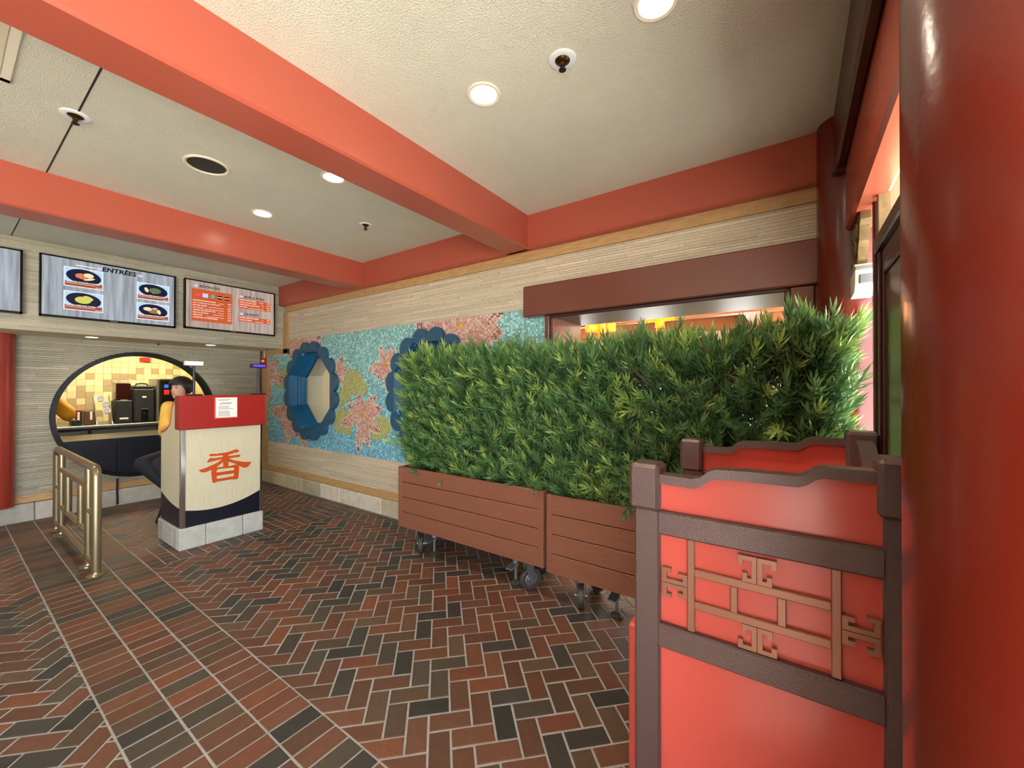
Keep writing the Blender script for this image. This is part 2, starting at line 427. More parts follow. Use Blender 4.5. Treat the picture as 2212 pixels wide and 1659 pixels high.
# ================================================================== MENU WALL (left, x = XM) WITH ROUND OPENING
CY, CZ, CR = 1.565, 1.139, .80
def ring_wall(mb, x0, x1, y0, y1, z0, z1, n=64):
    """slab with a round hole: fans from the circle to the outer rectangle"""
    ang = [2 * math.pi * i / n for i in range(n)]
    def outer(t):
        c, s_ = math.cos(t), math.sin(t); k = 1e9
        for lim, comp in (((y1 - CY), c), ((y0 - CY), c), ((z1 - CZ), s_), ((z0 - CZ), s_)):
            if abs(comp) > 1e-9 and lim / comp > 0: k = min(k, lim / comp)
        return (CY + k * c, CZ + k * s_)
    corners = [math.atan2(zz - CZ, yy - CY) % (2 * math.pi) for yy in (y0, y1) for zz in (z0, z1)]
    ang = sorted(set(ang + corners)); n = len(ang)
    rs = []
    for xx, fn in ((x1, outer), (x1, lambda t: (CY + CR * math.cos(t), CZ + CR * math.sin(t))), (x0, lambda t: (CY + CR * math.cos(t), CZ + CR * math.sin(t))), (x0, outer)):
        rs.append([(xx, *fn(t)) for t in ang])
    mb.rings(rs, caps=False)
mb = MB(); ring_wall(mb, XM - .12, XM - .01, -.6, 3.2, 0, ZC)
mb.box(XM - .12, XM - .01, -5, -.6, 0, ZC)
wall_left = struct('wall_left', mb, 'wall_backing', 'ordering wall of thin tan stacked stone with a round window', 'wall', origin=(XM, 1, 0), recalc=False)
mb = MB()
def chole(z, u0, u1):
    d = CR ** 2 - (z - CZ) ** 2
    if d <= 0: return [(u0, u1)]
    d = math.sqrt(d) + .004; return [(u0, CY - d), (CY + d, u1)]
strips(mb, 'x', XM - .012, 1, -1.6, 2.99, .29, 2.07, chole, cols=SCM)
obj('strip_stone', mb, 'strip_stone', wall_left, col=True, kind='stuff')
mb = MB(); mb.box(XM - .01, XM + .004, -1.6, 2.99, .205, .29, .003); obj('oak_band', mb, 'oak_y', wall_left)
STC = [(176, 174, 168), (186, 182, 172), (168, 168, 164), (192, 188, 176), (180, 176, 166)]
def stone_row(parent, ax, d0, d1, cuts, z0, z1, cols):
    for a, b in zip(cuts[:-1], cuts[1:]):
        m_ = MB()
        if ax == 'x': m_.box(d0, d1, a + .004, b - .004, z0, z1, .007)
        else: m_.box(a + .004, b - .004, d0, d1, z0, z1, .007)
        o = obj('stone', m_, 'base_stone', parent); o.color = lin(random.choice(cols))
mb = MB(); mb.box(XM - .01, XM + .012, -1.6, 2.97, 0, .19)
bl = struct('baseboard_left', mb, 'grout', 'row of grey stone blocks at the foot of the ordering wall', 'baseboard', origin=(XM, 1, 0))
stone_row(bl, 'x', XM, XM + .034, [-1.4, -.7, -.02, .654, 1.325, 1.99, 2.6, 2.96], 0, .2, STC)
# soffit carrying the menu screens
mb = MB(); mb.box(XM - .01, XS - .012, -5, 3.02, 2.064, ZC)
soffit = struct('wall_soffit', mb, 'plaster_plain', 'projecting tan stone bulkhead carrying the menu screens', 'wall', origin=(XS, 1, 2.064))
mb = MB(); strips(mb, 'x', XS - .012, 1, -1.6, 3.02, 2.066, ZC - .001, cols=SCM)
obj('strip_stone', mb, 'strip_stone', soffit, col=True, kind='stuff')

# round opening: ring, counter panel
mb = MB()
def circ(r, x, n=72): return [(x, CY + r * math.cos(2 * math.pi * i / n), CZ + r * math.sin(2 * math.pi * i / n)) for i in range(n)]
mb.rings([circ(.757, XM - .13), circ(.757, XM + .022), circ(.76, XM + .026), circ(.802, XM + .026), circ(.806, XM + .022), circ(.806, XM - .02)], caps=False)
win = thing('window_1', (XM, CY, CZ - CR), 'round moon-shaped ordering window with a black rim', 'window'); win['kind'] = 'structure'
obj('rim', mb, 'black_ring', win, smooth=40)
zc = .845; half = math.sqrt(.76 ** 2 - (zc - CZ) ** 2); t0 = math.atan2(zc - CZ, half)
arc = [(CY + .76 * math.cos(t), CZ + .76 * math.sin(t)) for t in np.linspace(-math.pi - t0 * 1.0, t0, 48)]
arc = [(CY + .76 * math.cos(t), CZ + .76 * math.sin(t)) for t in np.linspace(t0, -math.pi - t0, 48)]
ya = [p for p in arc]
def lower(part): return part
left_half = [p for p in ya if p[0] <= 1.318]; right_half = [p for p in ya if p[0] >= 1.328]
def seg_z(y): return CZ - math.sqrt(.76 ** 2 - (y - CY) ** 2)
mb = MB(); mb.prism([(1.320, zc), (1.320, seg_z(1.320))] + left_half, XM - .03, XM + .012); obj('counter_panel', mb, 'navy', win)
mb = MB(); mb.prism([(1.326, seg_z(1.326)), (1.326, zc)] + right_half, XM - .03, XM + .012); obj('counter_panel', mb, 'navy', win)
mb = MB(); mb.box(XM - .85, XM + .004, CY - half + .003, CY + half - .003, zc - .03, zc); obj('counter_ledge', mb, 'stainless_dark', win)
mb = MB(); mb.tube([(XM + .045, 1.323, .345), (XM + .044, 1.322, .2), (XM + .042, 1.327, .02)], .011, 8)
single('cable_cover', mb, 'black_matt', 'thin black cable running down from the round window to the floor', 'cable', smooth=40)
# engaged red column by the ordering wall
mb = MB(); mb.lathe([(.125, .2), (.125, 2.064)], (XM + .05, .385, 0), 32)
single('wall_column', mb, 'red_deep', 'dark red half round column left of the round window', 'column', smooth=40)

# ================================================================== MENU SCREENS
def rect_yz(mb, x, y0, y1, z0, z1): return mb.add([(x, y0, z0), (x, y1, z0), (x, y1, z1), (x, y0, z1)], [(0, 1, 2, 3)])
def ell(mb, x, y, z, a, b, n=24, rot=0):
    p = []
    for i in range(n):
        t = 2 * math.pi * i / n; u, v_ = a * math.cos(t), b * math.sin(t)
        p.append((x, y + u * math.cos(rot) - v_ * math.sin(rot), z + u * math.sin(rot) + v_ * math.cos(rot)))
    return mb.add(p, [tuple(range(n))])
XT = XS + .07
def tv(y0, y1, z0, z1, label, smat):
    t = thing('menu_screen', (XS, (y0 + y1) / 2, z0), label, 'screen', 'menu screens on the bulkhead')
    mb = MB(); mb.box(XS + .012, XT - .004, y0, y1, z0, z1, .006); obj('housing', mb, 'tv_bezel', t)
    mb = MB()
    for q in ((y0, y1, z1 - .014, z1), (y0, y1, z0, z0 + .022), (y0, y0 + .016, z0, z1), (y1 - .016, y1, z0, z1)): mb.box(XT - .005, XT + .003, q[0], q[1], q[2], q[3])
    obj('bezel', mb, 'tv_bezel', t)
    mb = MB(); rect_yz(mb, XT - .002, y0 + .014, y1 - .014, z0 + .02, z1 - .012)
    s = obj('screen', mb, smat, t); mb = MB(); mb.box(XT + .003, XT + .004, (y0 + y1) / 2 - .03, (y0 + y1) / 2 + .03, z0 + .008, z0 + .014); obj('maker_plate', mb, 'steel', t)
    return t, s
X1, X2, X3, X4 = XT - .0010, XT, XT + .0008, XT + .0016
tv(-.60, .498, 2.212, 2.842, 'menu screen of blank grey planks cut by the left edge', 'screen_grey')
t, s = tv(.605, 1.70, 2.213, 2.85, 'menu screen headed ENTRÉES with four dish pictures', 'screen_grey')
pw = 1.70 - .605; ph = 2.85 - 2.213
def dish(yc, zc_, wd, ht, food, title, price):
    mb = MB(); rect_yz(mb, X1, yc - wd / 2 - .004, yc + wd / 2 + .004, zc_ - ht / 2 - .004, zc_ + ht / 2 + .004); obj('picture_border', mb, 'scr_white', s)
    mb = MB(); rect_yz(mb, X2, yc - wd / 2, yc + wd / 2, zc_ - ht / 2, zc_ + ht / 2); obj('picture', mb, 'scr_blue', s)
    mb = MB(); ell(mb, X3, yc, zc_ + .015, wd * .46, ht * .40, 28, -.08); obj('plate_picture', mb, 'scr_plate', s)
    for mname, bl_ in food:
        mb = MB()
        for (dy, dz, a, b, r_) in bl_: ell(mb, X4 + random.uniform(0, .0004), yc + dy * wd, zc_ + .015 + dz * ht, a * wd, b * ht, 12, r_)
        obj('food_picture', mb, mname, s, kind='stuff')
    mb = MB(); rect_yz(mb, X4 + .0006, yc - wd / 2 + .003, yc + wd / 2 - .003, zc_ - ht / 2 + .003, zc_ - ht / 2 + ht * .27); obj('caption_band', mb, 'scr_brown', s)
    mb = MB(); text_yz(mb, title, .0225, X4 + .0012, yc - wd * .47, zc_ - ht / 2 + ht * .245, 'LEFT', wd * .92 / max(.01, .0225 * .66 * len(title)))
    text_yz(mb, price, .017, X4 + .0012, yc + wd * .47, zc_ - ht / 2 + .012, 'RIGHT'); obj('caption_lettering', mb, 'scr_white', s, kind='stuff')
    mb = MB(); rect_yz(mb, X4 + .0011, yc - wd * .47, yc + wd * .3, zc_ - ht / 2 + ht * .145, zc_ - ht / 2 + ht * .165); obj('caption_line', mb, 'scr_cream', s)
lw, lh = .285, .19
dish(.918, 2.655, lw, lh + .005, [('scr_chicken', [(-.12, .08, .12, .08, .3), (-.05, -.05, .11, .09, 0), (-.16, -.02, .06, .07, 0)]), ('scr_cream', [(.12, .1, .14, .13, 0), (.14, -.1, .16, .06, .3)])], 'ORANGE CHICKEN COMBO', '$14.49')
dish(.918, 2.405, lw, lh, [('scr_rice', [(-.02, 0, .22, .2, 0), (.12, .14, .14, .1, -.4)])], 'CHICKEN FRIED RICE COMBO', '$14.49')
dish(1.49, 2.615, .285, lh - .005, [('scr_green', [(.05, .02, .2, .18, 0)]), ('scr_cream', [(-.22, .02, .06, .16, .4), (.0, .12, .08, .06, .2), (-.05, -.08, .1, .05, -.5)])], 'MONGOLIAN BEEF NOODLE COMBO', '$14.99')
dish(1.49, 2.38, .285, lh - .005, [('scr_noodle', [(.02, -.02, .2, .16, 0)]), ('scr_cream', [(-.18, .08, .14, .12, 0), (.18, -.05, .06, .15, .3), (.05, .14, .08, .05, 0)])], 'CHICKEN VEGETABLE NOODLE COMBO', '$14.49')
mb = MB(); text_yz(mb, 'ENTRÉES', .066, X2, 1.195, 2.787, 'CENTER', 1.08, .12, .0022); obj('heading', mb, 'scr_ink', s, kind='stuff')
mb = MB(); ell(mb, X2, 1.035, 2.785, .022, .014); ell(mb, X2, 1.372, 2.783, .022, .014); obj('heading_badge', mb, 'scr_lilac', s, kind='stuff')
mb = MB(); rect_yz(mb, X2, .86, 1.0, 2.782, 2.788); obj('heading_rule', mb, 'scr_white', s)
t, s = tv(1.787, 2.861, 2.229, 2.856, 'menu screen headed BEVERAGES with orange price lists', 'screen_tan')
def panel(y0, y1, z0, z1):
    mb = MB(); rect_yz(mb, X1, y0, y1, z0, z1); obj('list_panel', mb, 'scr_orange', s)
def line(txt, y0, y1, z, price, sz=.0235):
    mb = MB(); text_yz(mb, txt, sz, X3, y0, z, 'LEFT', .86); text_yz(mb, price, sz * .9, X3, y1, z, 'RIGHT', .9)
    end = y0 + .86 * sz * .62 * len(txt) + .02
    if end < y1 - .1: rect_yz(mb, X3, end, y1 - .085, z - .009, z - .006)
    obj('list_line', mb, 'scr_white', s, kind='stuff')
panel(1.862, 2.31, 2.335, 2.745)
for i, (txt, pr_) in enumerate((('ASSORTED FOUNTAIN DRINK', '$4.79'), ('BLACK OR GREEN ICED TEA (UNSWEETENED)', '$4.79'), ('BOTTLED WATER', '$4.00'), ('HOT COCOA', '$3.79'), ('CHINESE OOLONG HOT TEA', '$3.99'), ('MILK (1% LOW FAT)', '$2.29'), ('APPLE JUICE', '$2.29'), ('LYCHEE ICED TEA (SWEETENED)', '$5.29'))):
    line(txt, 1.874, 2.298, 2.598 - i * .031, pr_, .0215 if len(txt) < 30 else .0165)
for i, (mn, a, b) in enumerate((('scr_pink', .03, .02), ('scr_lilac', .03, .026), ('scr_teal', .024, .024), ('scr_ink', .025, .022), ('scr_ink', .025, .022))):
    mb = MB(); y = 1.925 + i * .081
    if i == 2: ell(mb, X3, y, 2.672, a, b)
    else: rect_yz(mb, X3, y - a, y + a, 2.672 - b, 2.672 + b)
    obj('drink_badge', mb, mn, s)
    if i > 2:
        mb = MB(); rect_yz(mb, X4, y - a, y + a, 2.668, 2.676); obj('drink_badge_stripe', mb, 'scr_white', s)
panel(2.385, 2.80, 2.575, 2.705)
for i, (txt, pr_) in enumerate((('TSINGTAO BOTTLED BEER', '$9.25'), ('CITRUS LOTUS IPA, DRAFT', '$11.00'), ('HONEY MANGO LAGER, DRAFT', '$11.00'), ('PLUM WINE', '$8.25'))): line(txt, 2.395, 2.79, 2.69 - i * .031, pr_, .021)
panel(2.385, 2.80, 2.395, 2.465)
for i, (txt, pr_) in enumerate((('CARAMEL-GINGER ICE CREAM', '$5.29'), ('LYCHEE ICE CREAM', '$5.29'))): line(txt, 2.395, 2.79, 2.448 - i * .032, pr_, .021)
for txt, y, z in (('BEVERAGES', 1.94, 2.783), ('BEER & WINE', 2.455, 2.737), ('DESSERTS', 2.455, 2.498)):
    mb = MB(); text_yz(mb, txt, .046, X2, y, z, 'LEFT', .95, .12, .0007); obj('heading', mb, 'scr_ink', s, kind='stuff')
    mb = MB(); ell(mb, X2, y - .032, z, .02, .014); obj('heading_badge', mb, 'scr_lilac', s, kind='stuff')

# ================================================================== MOSAIC WALL (wall_right, y = YW)
DX0, DX1, DZ = -1.69, -.03, 2.10                     # doorway
WINS = [(-5.54, 1.435), (-3.175, 1.435)]; AP = .537
YT = 3.5
mb = MB()
def sl(x0, x1, z0, z1): mb.box(x0, x1, YW, YT, z0, z1)
xs_edges = [XM - .12]
for cx_, cz_ in WINS:
    sl(xs_edges[-1], cx_ - AP, 0, ZC); xs_edges.append(cx_ + AP)
    sl(cx_ - AP, cx_ + AP, 0, cz_ - AP); sl(cx_ - AP, cx_ + AP, cz_ + AP, ZC)
    h = AP * math.tan(R(22.5)); k = AP - h
    for sx in (-1, 1):
        for sz in (-1, 1): mb.prism([(cx_ + sx * AP, cz_ + sz * AP), (cx_ + sx * (AP - k), cz_ + sz * AP), (cx_ + sx * AP, cz_ + sz * (AP - k))], YW, YT, 'xz')
sl(xs_edges[-1], DX0, 0, ZC); sl(DX0, DX1, DZ, ZC); sl(DX1, .44, 0, ZC)
wall_right = struct('wall_right', mb, 'mosaic_grout', 'long wall with a lotus mosaic between bands of stacked stone', 'wall', origin=(-3, YW, 0))
mb = MB(); strips(mb, 'y', YW, -1, -6.16, .2, 2.195, 2.607); strips(mb, 'y', YW, -1, -6.80, -1.74, .275, .64)
obj('strip_stone', mb, 'strip_stone', wall_right, col=True, kind='stuff')
def oak(name, x0, x1, z0, z1, y=YW - .022, m='oak'):
    mb = MB(); mb.box(x0, x1, y, YW + .001, z0, z1, .003); return obj(name, mb, m, wall_right)
oak('oak_trim', -6.22, .16, 2.607, 2.695); oak('oak_trim', -6.97, -1.74, .19, .275)
oak('oak_trim', -6.305, -6.165, 1.99, 2.60); oak('oak_trim', -6.97, -6.165, 1.985, 2.062); oak('oak_trim', -6.99, -6.805, .275, 1.985)
mb = MB(); mb.box(-6.97, -1.75, YW - .015, YW + .01, 0, .185)
br = struct('baseboard_right', mb, 'grout', 'row of pale stone blocks at the foot of the mosaic wall', 'baseboard', origin=(-4, YW, 0))
stone_row(br, 'y', YW - .036, YW, [-6.96, -6.55, -6.202, -5.73, -5.243, -4.801, -4.436, -3.959, -3.5, -3.02, -2.6, -2.15, -1.75], 0, .187, [(204, 192, 166), (190, 180, 158), (214, 206, 188), (178, 168, 146), (210, 196, 164)])
# mosaic picture, tile by tile
FL = [((-4.35, 1.14), [(-4.45, 1.41), (-4.09, 1.39), (-3.98, 1.24), (-4.02, .95), (-4.45, .66), (-4.82, 1.01), (-4.67, 1.28), (-4.23, .75)], .085),
      ((-3.9, 1.75), [(-4.01, 1.98), (-3.75, 1.94), (-4.25, 1.69), (-4.07, 1.58), (-3.86, 1.41), (-3.62, 1.8)], .075),
      ((-4.95, 1.65), [(-4.78, 1.9), (-4.66, 1.74), (-4.76, 1.52)], .075),
      ((-6.0, 1.05), [(-6.72, 1.12), (-6.38, 1.22), (-6.38, .87), (-6.27, .65), (-5.93, .76), (-5.65, .63)], .12),
      ((-5.8, 2.12), [(-6.2, 1.95), (-5.27, 2.08), (-6.3, 2.15), (-5.27, 2.18)], .13),
      ((-6.85, 1.64), [(-6.46, 1.91), (-6.28, 1.6), (-6.7, 1.24)], .1),
      ((-2.75, 2.12), [(-3.4, 2.16), (-2.2, 2.2), (-2.2, 1.98), (-3.15, 1.86), (-2.7, 1.72), (-2.35, 1.8), (-2.3, 2.18), (-3.0, 2.3)], .14),
      ((-2.9, .78), [(-3.3, .72), (-2.6, .66), (-2.9, 1.0), (-2.5, .9)], .1)]
LV = [[(-4.71, 1.69), (-4.58, 1.72), (-4.42, 1.69), (-4.24, 1.47), (-4.27, 1.4), (-4.58, 1.39), (-4.76, 1.24), (-4.91, 1.21), (-4.87, 1.38)],
      [(-3.96, 1.16), (-3.83, 1.09), (-3.81, 1.01), (-3.85, .93), (-4.1, .84), (-4.18, .84), (-4.23, 1.08)],
      [(-4.95, 1.13), (-5.01, .99), (-4.89, .9), (-4.58, .9), (-4.58, 1.18), (-4.85, 1.22)],
      [(-6.43, 1.78), (-6.15, 1.72), (-6.15, 1.48), (-6.59, 1.49)], [(-3.68, .87), (-3.5, .9), (-3.35, .78), (-3.4, .7), (-3.56, .74)],
      [(-2.35, 1.35), (-1.95, 1.45), (-1.8, 1.2), (-2.05, 1.0), (-2.4, 1.1)]]
def inpoly(x, z, p):
    c = False; j = len(p) - 1
    for i in range(len(p)):
        if (p[i][1] > z) != (p[j][1] > z) and x < (p[j][0] - p[i][0]) * (z - p[i][1]) / (p[j][1] - p[i][1]) + p[i][0]: c = not c
        j = i
    return c
def tile_col(x, z):
    q = random.random()
    for (fx, fz), tips, wd in FL:
        if math.hypot(x - fx, z - fz) < .035: return random.choice([(226, 172, 40), (240, 196, 60), (200, 130, 30)])
        hit = None
        for tx, tz in tips:
            L_ = math.hypot(tx - fx, tz - fz); ux, uz = (tx - fx) / L_, (tz - fz) / L_
            a = ((x - fx) * ux + (z - fz) * uz) / L_; d = abs((x - fx) * -uz + (z - fz) * ux)
            if 0 <= a <= 1:
                ww = wd * math.sin(math.pi * (a * .86 + .12)) ** .7
                if d < ww:
                    edge = ww - d
                    if edge < .017 or a > .965: hit = hit or 'w'
                    elif a > .74 and q < (a - .62) * 1.5: hit = 'm'
                    else: hit = 'p' if hit != 'm' else hit
        if hit == 'w': return random.choice([(240, 228, 216), (232, 212, 200), (226, 196, 184)])
        if hit == 'm': return random.choice([(150, 50, 80), (176, 84, 100), (132, 44, 72)])
        if hit == 'p' and q > .86: return (238, 218, 206)
        if hit == 'p': return random.choice([(222, 160, 146), (212, 144, 132), (230, 176, 160), (200, 128, 116), (236, 198, 184), (216, 168, 142), (206, 138, 132)])
    for p in LV:
        if inpoly(x + random.uniform(-.01, .01), z, p): return random.choice([(188, 190, 92), (170, 178, 84), (202, 204, 120), (160, 172, 100), (196, 196, 140)])
    t = min(1, max(0, (z - .7) / 1.2)) + random.uniform(-.15, .15)
    a, b = ((108, 190, 232), (138, 210, 212))
    c = tuple(a[i] + (b[i] - a[i]) * t for i in range(3)); k = random.choice([.8, .88, .96, 1.02, 1.1, 1.34])
    return tuple(min(255, v_ * k) for v_ in c)
mb = MB(); P_ = .0206
for ix in range(int((-1.74 + 6.80) / P_)):
    for iz in range(int((2.192 - .643) / P_)):
        x = -6.80 + (ix + .5) * P_; z = .643 + (iz + .5) * P_
        if x < -6.16 and z > 1.985: continue
        if any((x - a) ** 2 + (z - b) ** 2 < .56 ** 2 for a, b in WINS): continue
        h = P_ / 2 - .0016; ta, tb = random.uniform(-.0006, .0006), random.uniform(-.0006, .0006); y = YW - .004
        mb.add([(x - h, y - ta - tb, z - h), (x + h, y + ta - tb, z - h), (x + h, y + ta + tb, z + h), (x - h, y - ta + tb, z + h)], [(0, 1, 2, 3)], lin(tile_col(x, z)))
obj('mosaic_tiles', mb, 'mosaic', wall_right, col=True, kind='stuff', recalc=False)
# scalloped blue window frames
for n_, (cx_, cz_) in enumerate(WINS):
    wn = thing('window_%d' % (n_ + 2), (cx_, YW, cz_ - .69), ('octagonal window in a scalloped blue frame nearest the menu screens', 'octagonal window in a scalloped blue frame half hidden by the hedge')[n_], 'window'); wn['kind'] = 'structure'
    NS = 16; N_ = 320; fo, fi, bo = [], [], []
    def ro(t):
        best = 0
        for k in range(NS):
            a = 2 * math.pi * (k + .5) / NS; d = t - a; c0, rr = .575, .122
            disc = rr ** 2 - (c0 * math.sin(d)) ** 2
            if disc > 0 and math.cos(d) > 0: best = max(best, c0 * math.cos(d) + math.sqrt(disc))
        return best
    def ri(t, ap):
        k = (t + math.pi / 8) % (math.pi / 4) - math.pi / 8; return ap / math.cos(k)
    ang = [2 * math.pi * i / N_ for i in range(N_)]
    def rg(y, fr): return [(cx_ + fr(t) * math.cos(t), y, cz_ + fr(t) * math.sin(t)) for t in ang]
    mb = MB(); mb.rings([rg(YW - .004, ro), rg(YW - .045, ro), rg(YW - .05, lambda t: ro(t) - .004), rg(YW - .05, lambda t: ri(t, AP)), rg(YW - .02, lambda t: ri(t, AP))], caps=False)
    obj('scalloped_frame', mb, 'frame_blue', wn, smooth=50)
    def octo(y, ap): return [(cx_ + ap / math.cos(math.pi / 8) * math.cos(math.pi / 8 + k * math.pi / 4), y, cz_ + ap / math.cos(math.pi / 8) * math.sin(math.pi / 8 + k * math.pi / 4)) for k in range(8)]
    mb = MB(); mb.rings([octo(YW - .048, AP - .001), octo(YW + .085, AP - .004), octo(YW + .085, AP - .022), octo(YW + .115, AP - .022)], caps=False); obj('reveal', mb, 'reveal_blue', wn)
    mb = MB(); mb.rings([octo(YW + .115, AP - .022), octo(YW + .115, AP - .034), octo(YW + .17, AP - .05), octo(YW + .17, AP - .07), octo(YW + .2, AP - .07)], caps=False); obj('glazing_bead', mb, 'reveal_blue', wn)
    mb = MB(); mb.rings([octo(YW + .175, AP - .062), octo(YW + .181, AP - .062)]); obj('pane', mb, 'glass', wn)
# doorway surround
mb = MB(); mb.box(-1.93, .147, 2.93, YW + .02, 2.10, 2.364, .008)
dr = struct('trim_4', mb, 'maroon', 'wide maroon lintel board over the doorway behind the hedge', 'lintel')
def jamb(x0, x1, y0=2.965, y1=YT + .02, b=.008):
    mb = MB(); mb.box(x0, x1, y0, y1, 0, 2.101, b); return mb
jl = struct('trim_5', jamb(-1.735, -1.69), 'maroon', 'maroon door jamb at the mosaic end of the doorway', 'jamb')
obj('jamb_board', jamb(-1.69, -1.655, 2.985), 'maroon', jl); 
jr = struct('trim_6', jamb(-.017, .106), 'maroon', 'maroon door jamb beside the round red column', 'jamb')
obj('jamb_bead', jamb(-.045, -.017, 2.985), 'maroon', jr); obj('jamb_bead', jamb(.108, .138, 2.955), 'maroon', jr)
mb = MB(); mb.box(-1.69, -.03, 2.97, YT + .02, 2.075, 2.101, .004); struct('trim_7', mb, 'dark_satin', 'dark glossy underside of the doorway lintel', 'lintel')

# ================================================================== DINING ROOM BEYOND THE WALL
mb = MB(); mb.box(-9, 2, YT, 8, 2.66, 2.8); struct('ceiling_dining', mb, 'plaster_plain', 'pale ceiling of the dining room beyond the doorway', 'ceiling')
mb = MB(); mb.box(-9, 2, YT, 8, -.2, 0); struct('floor_dining', mb, 'brick_far', 'brick floor of the dining room beyond the doorway', 'floor', col=False)
mb = MB()
mb.box(-9, 2, 7.6, 7.75, 2.1, 2.66); mb.box(-9, 2, 7.6, 7.75, 0, .95)
for x in (-9, -7.6, -6.2, -4.8, -3.4, -1.9, -.5, .9): mb.box(x, x + .95, 7.6, 7.75, .95, 2.1)
struct('wall_dining_far', mb, 'dining_wall', 'far dining room wall with bright window openings', 'wall')
mb = MB(); mb.box(-9.15, -9, YT, 7.75, 0, 2.66); struct('wall_dining_left', mb, 'dining_wall', 'pale side wall of the dining room', 'wall')
for i, y in enumerate((5.9, 7.5)):
    mb = MB(); mb.box(-9, 2, y, y + .16, 2.44, 2.66, .01); struct('trim_%d' % (8 + i), mb, 'wood_beam', ('orange-brown timber beam across the dining room ceiling', 'orange-brown timber beam along the far dining room wall')[i], 'beam')
mb = MB(); mb.box(-.55, -.33, YT, 7.5, 2.46, 2.66, .01); struct('trim_10', mb, 'wood_beam', 'orange-brown timber beam running back through the dining room', 'beam')
def lantern(x, y, z, label, rods):
    t = thing('lantern', (x, y, z - .2), label, 'lantern', 'glowing orange lanterns in the dining room')
    mb = MB(); mb.cyl((x, y, 2.66), (x, y, z + .02), .006, n=8); obj('hanging_rod', mb, 'dark_brown', t)
    for (a, b, r_) in rods:
        p0 = (x + a[0], y + a[1], z + a[2]); p1 = (x + b[0], y + b[1], z + b[2])
        mb = MB(); mb.cyl(p0, p1, r_, n=20); tb = obj('lantern_shade', mb, 'lantern_orange', t, smooth=40)
        mb = MB(); d = (Vector(p1) - Vector(p0)).normalized() * .008
        mb.cyl(p0, Vector(p0) + d, r_ * 1.06, n=20); obj('lantern_hoop', mb, 'lantern_orange', tb, smooth=40)
        mb = MB(); mb.cyl(Vector(p1) - d, p1, r_ * 1.06, n=20); obj('lantern_hoop', mb, 'lantern_orange', tb, smooth=40)
    mb = MB(); mb.ball((x, y, z + .015), .055); obj('bulb', mb, 'lantern_core', t, smooth=60)
    mb = MB()
    for k in range(8):
        a = 2 * math.pi * k / 8; mb.cyl((x + .04 * math.cos(a), y + .04 * math.sin(a), z - .12), (x + .042 * math.cos(a), y + .042 * math.sin(a), z - .2), .004, n=5)
    obj('tassel', mb, 'lantern_orange', t, kind='stuff')
    lamp('POINT', t, (x, y, z - .02), 25, (1, .62, .25), shadow_soft_size=.12)
lantern(-1.372, 5.2, 2.36, 'single glowing orange lantern with crossed tubes above the hedge', [((-.18, 0, .0), (.17, 0, .0), .05), ((0, 0, .03), (0, 0, -.12), .055)])
lantern(-2.14, 5.2, 2.35, 'cluster of glowing orange lantern tubes near the door jamb', [((-.2, -.05, .06), (.24, .1, .06), .05), ((-.17, -.1, -.05), (-.04, .05, -.05), .06), ((.0, 0, .04), (0, 0, -.12), .06), ((.1, .1, .05), (.1, .1, -.1), .06)])
def dlight(x, y, l_, z=2.66):
    t = thing('ceiling_lamp', (x, y, z), 'small round dining room ceiling lamp ' + l_, 'lamp', 'dining room ceiling lamps')
    mb = MB(); mb.lathe([(.09, 0), (.09, -.012), (.07, -.016)], (x, y, z), 20); obj('lamp_trim', mb, 'trim_white', t, smooth=40)
    mb = MB(); mb.lathe([(.068, -.0165), (.0675, -.018)], (x, y, z), 20); obj('diffuser', mb, 'lamp_glow', t)
    lamp('POINT', t, (x, y, z - .12), 16, (1, .86, .66), shadow_soft_size=.1)
for x, y, l_ in ((-1.75, 5.25, 'between the two orange lanterns'), (-5.4, 5.0, 'added behind the octagonal window'), (-3.3, 6.6, 'added toward the far windows'), (-.2, 6.4, 'added near the timber beam'), (-7, 6.6, 'added in the far corner')): dlight(x, y, l_)  # mostly out of view, added to light the dining room

# ================================================================== STOREFRONT (x about .3)
mb = MB(); mb.box(.27, .46, -5, 3.03, 2.36, ZC + .1); struct('wall_front', mb, 'red_deep', 'red painted wall above the storefront doors', 'wall')
mb = MB(); mb.box(.185, .235, -5, 2.82, 2.66, ZC + .02, .012); b8 = struct('trim_11', mb, 'dark_brown', 'dark brown moulding under the ceiling along the storefront', 'beam')
mb = MB(); mb.box(.232, .345, -5, 2.87, 2.326, 2.70, .014); struct('trim_12', mb, 'red_paint', 'red storefront header beam with rounded lower edge', 'beam')
mb = MB(); mb.box(.176, .240, 2.74, 2.83, 2.64, 2.70, .01); mb.box(.180, .238, 2.755, 2.815, 2.70, 2.725, .008); obj('beam_end_moulding', mb, 'dark_brown', b8)
def column(x, y, r_, label):
    mb = MB(); mb.lathe([(r_ + .03, 0), (r_ + .03, .1), (r_ + .015, .12), (r_ + .002, .14), (r_, .16), (r_, ZC)], (x, y, 0), 64)
    return single('column', mb, 'column_red', label, 'column', 'red storefront columns', smooth=40)
column(.273, 2.94, .16, 'round red column in the corner beyond the hedge')
column(.27, .68, .16, 'large glossy red column filling the right edge')
column(.27, -4.7, .16, 'round red column at the far side of the entrance')
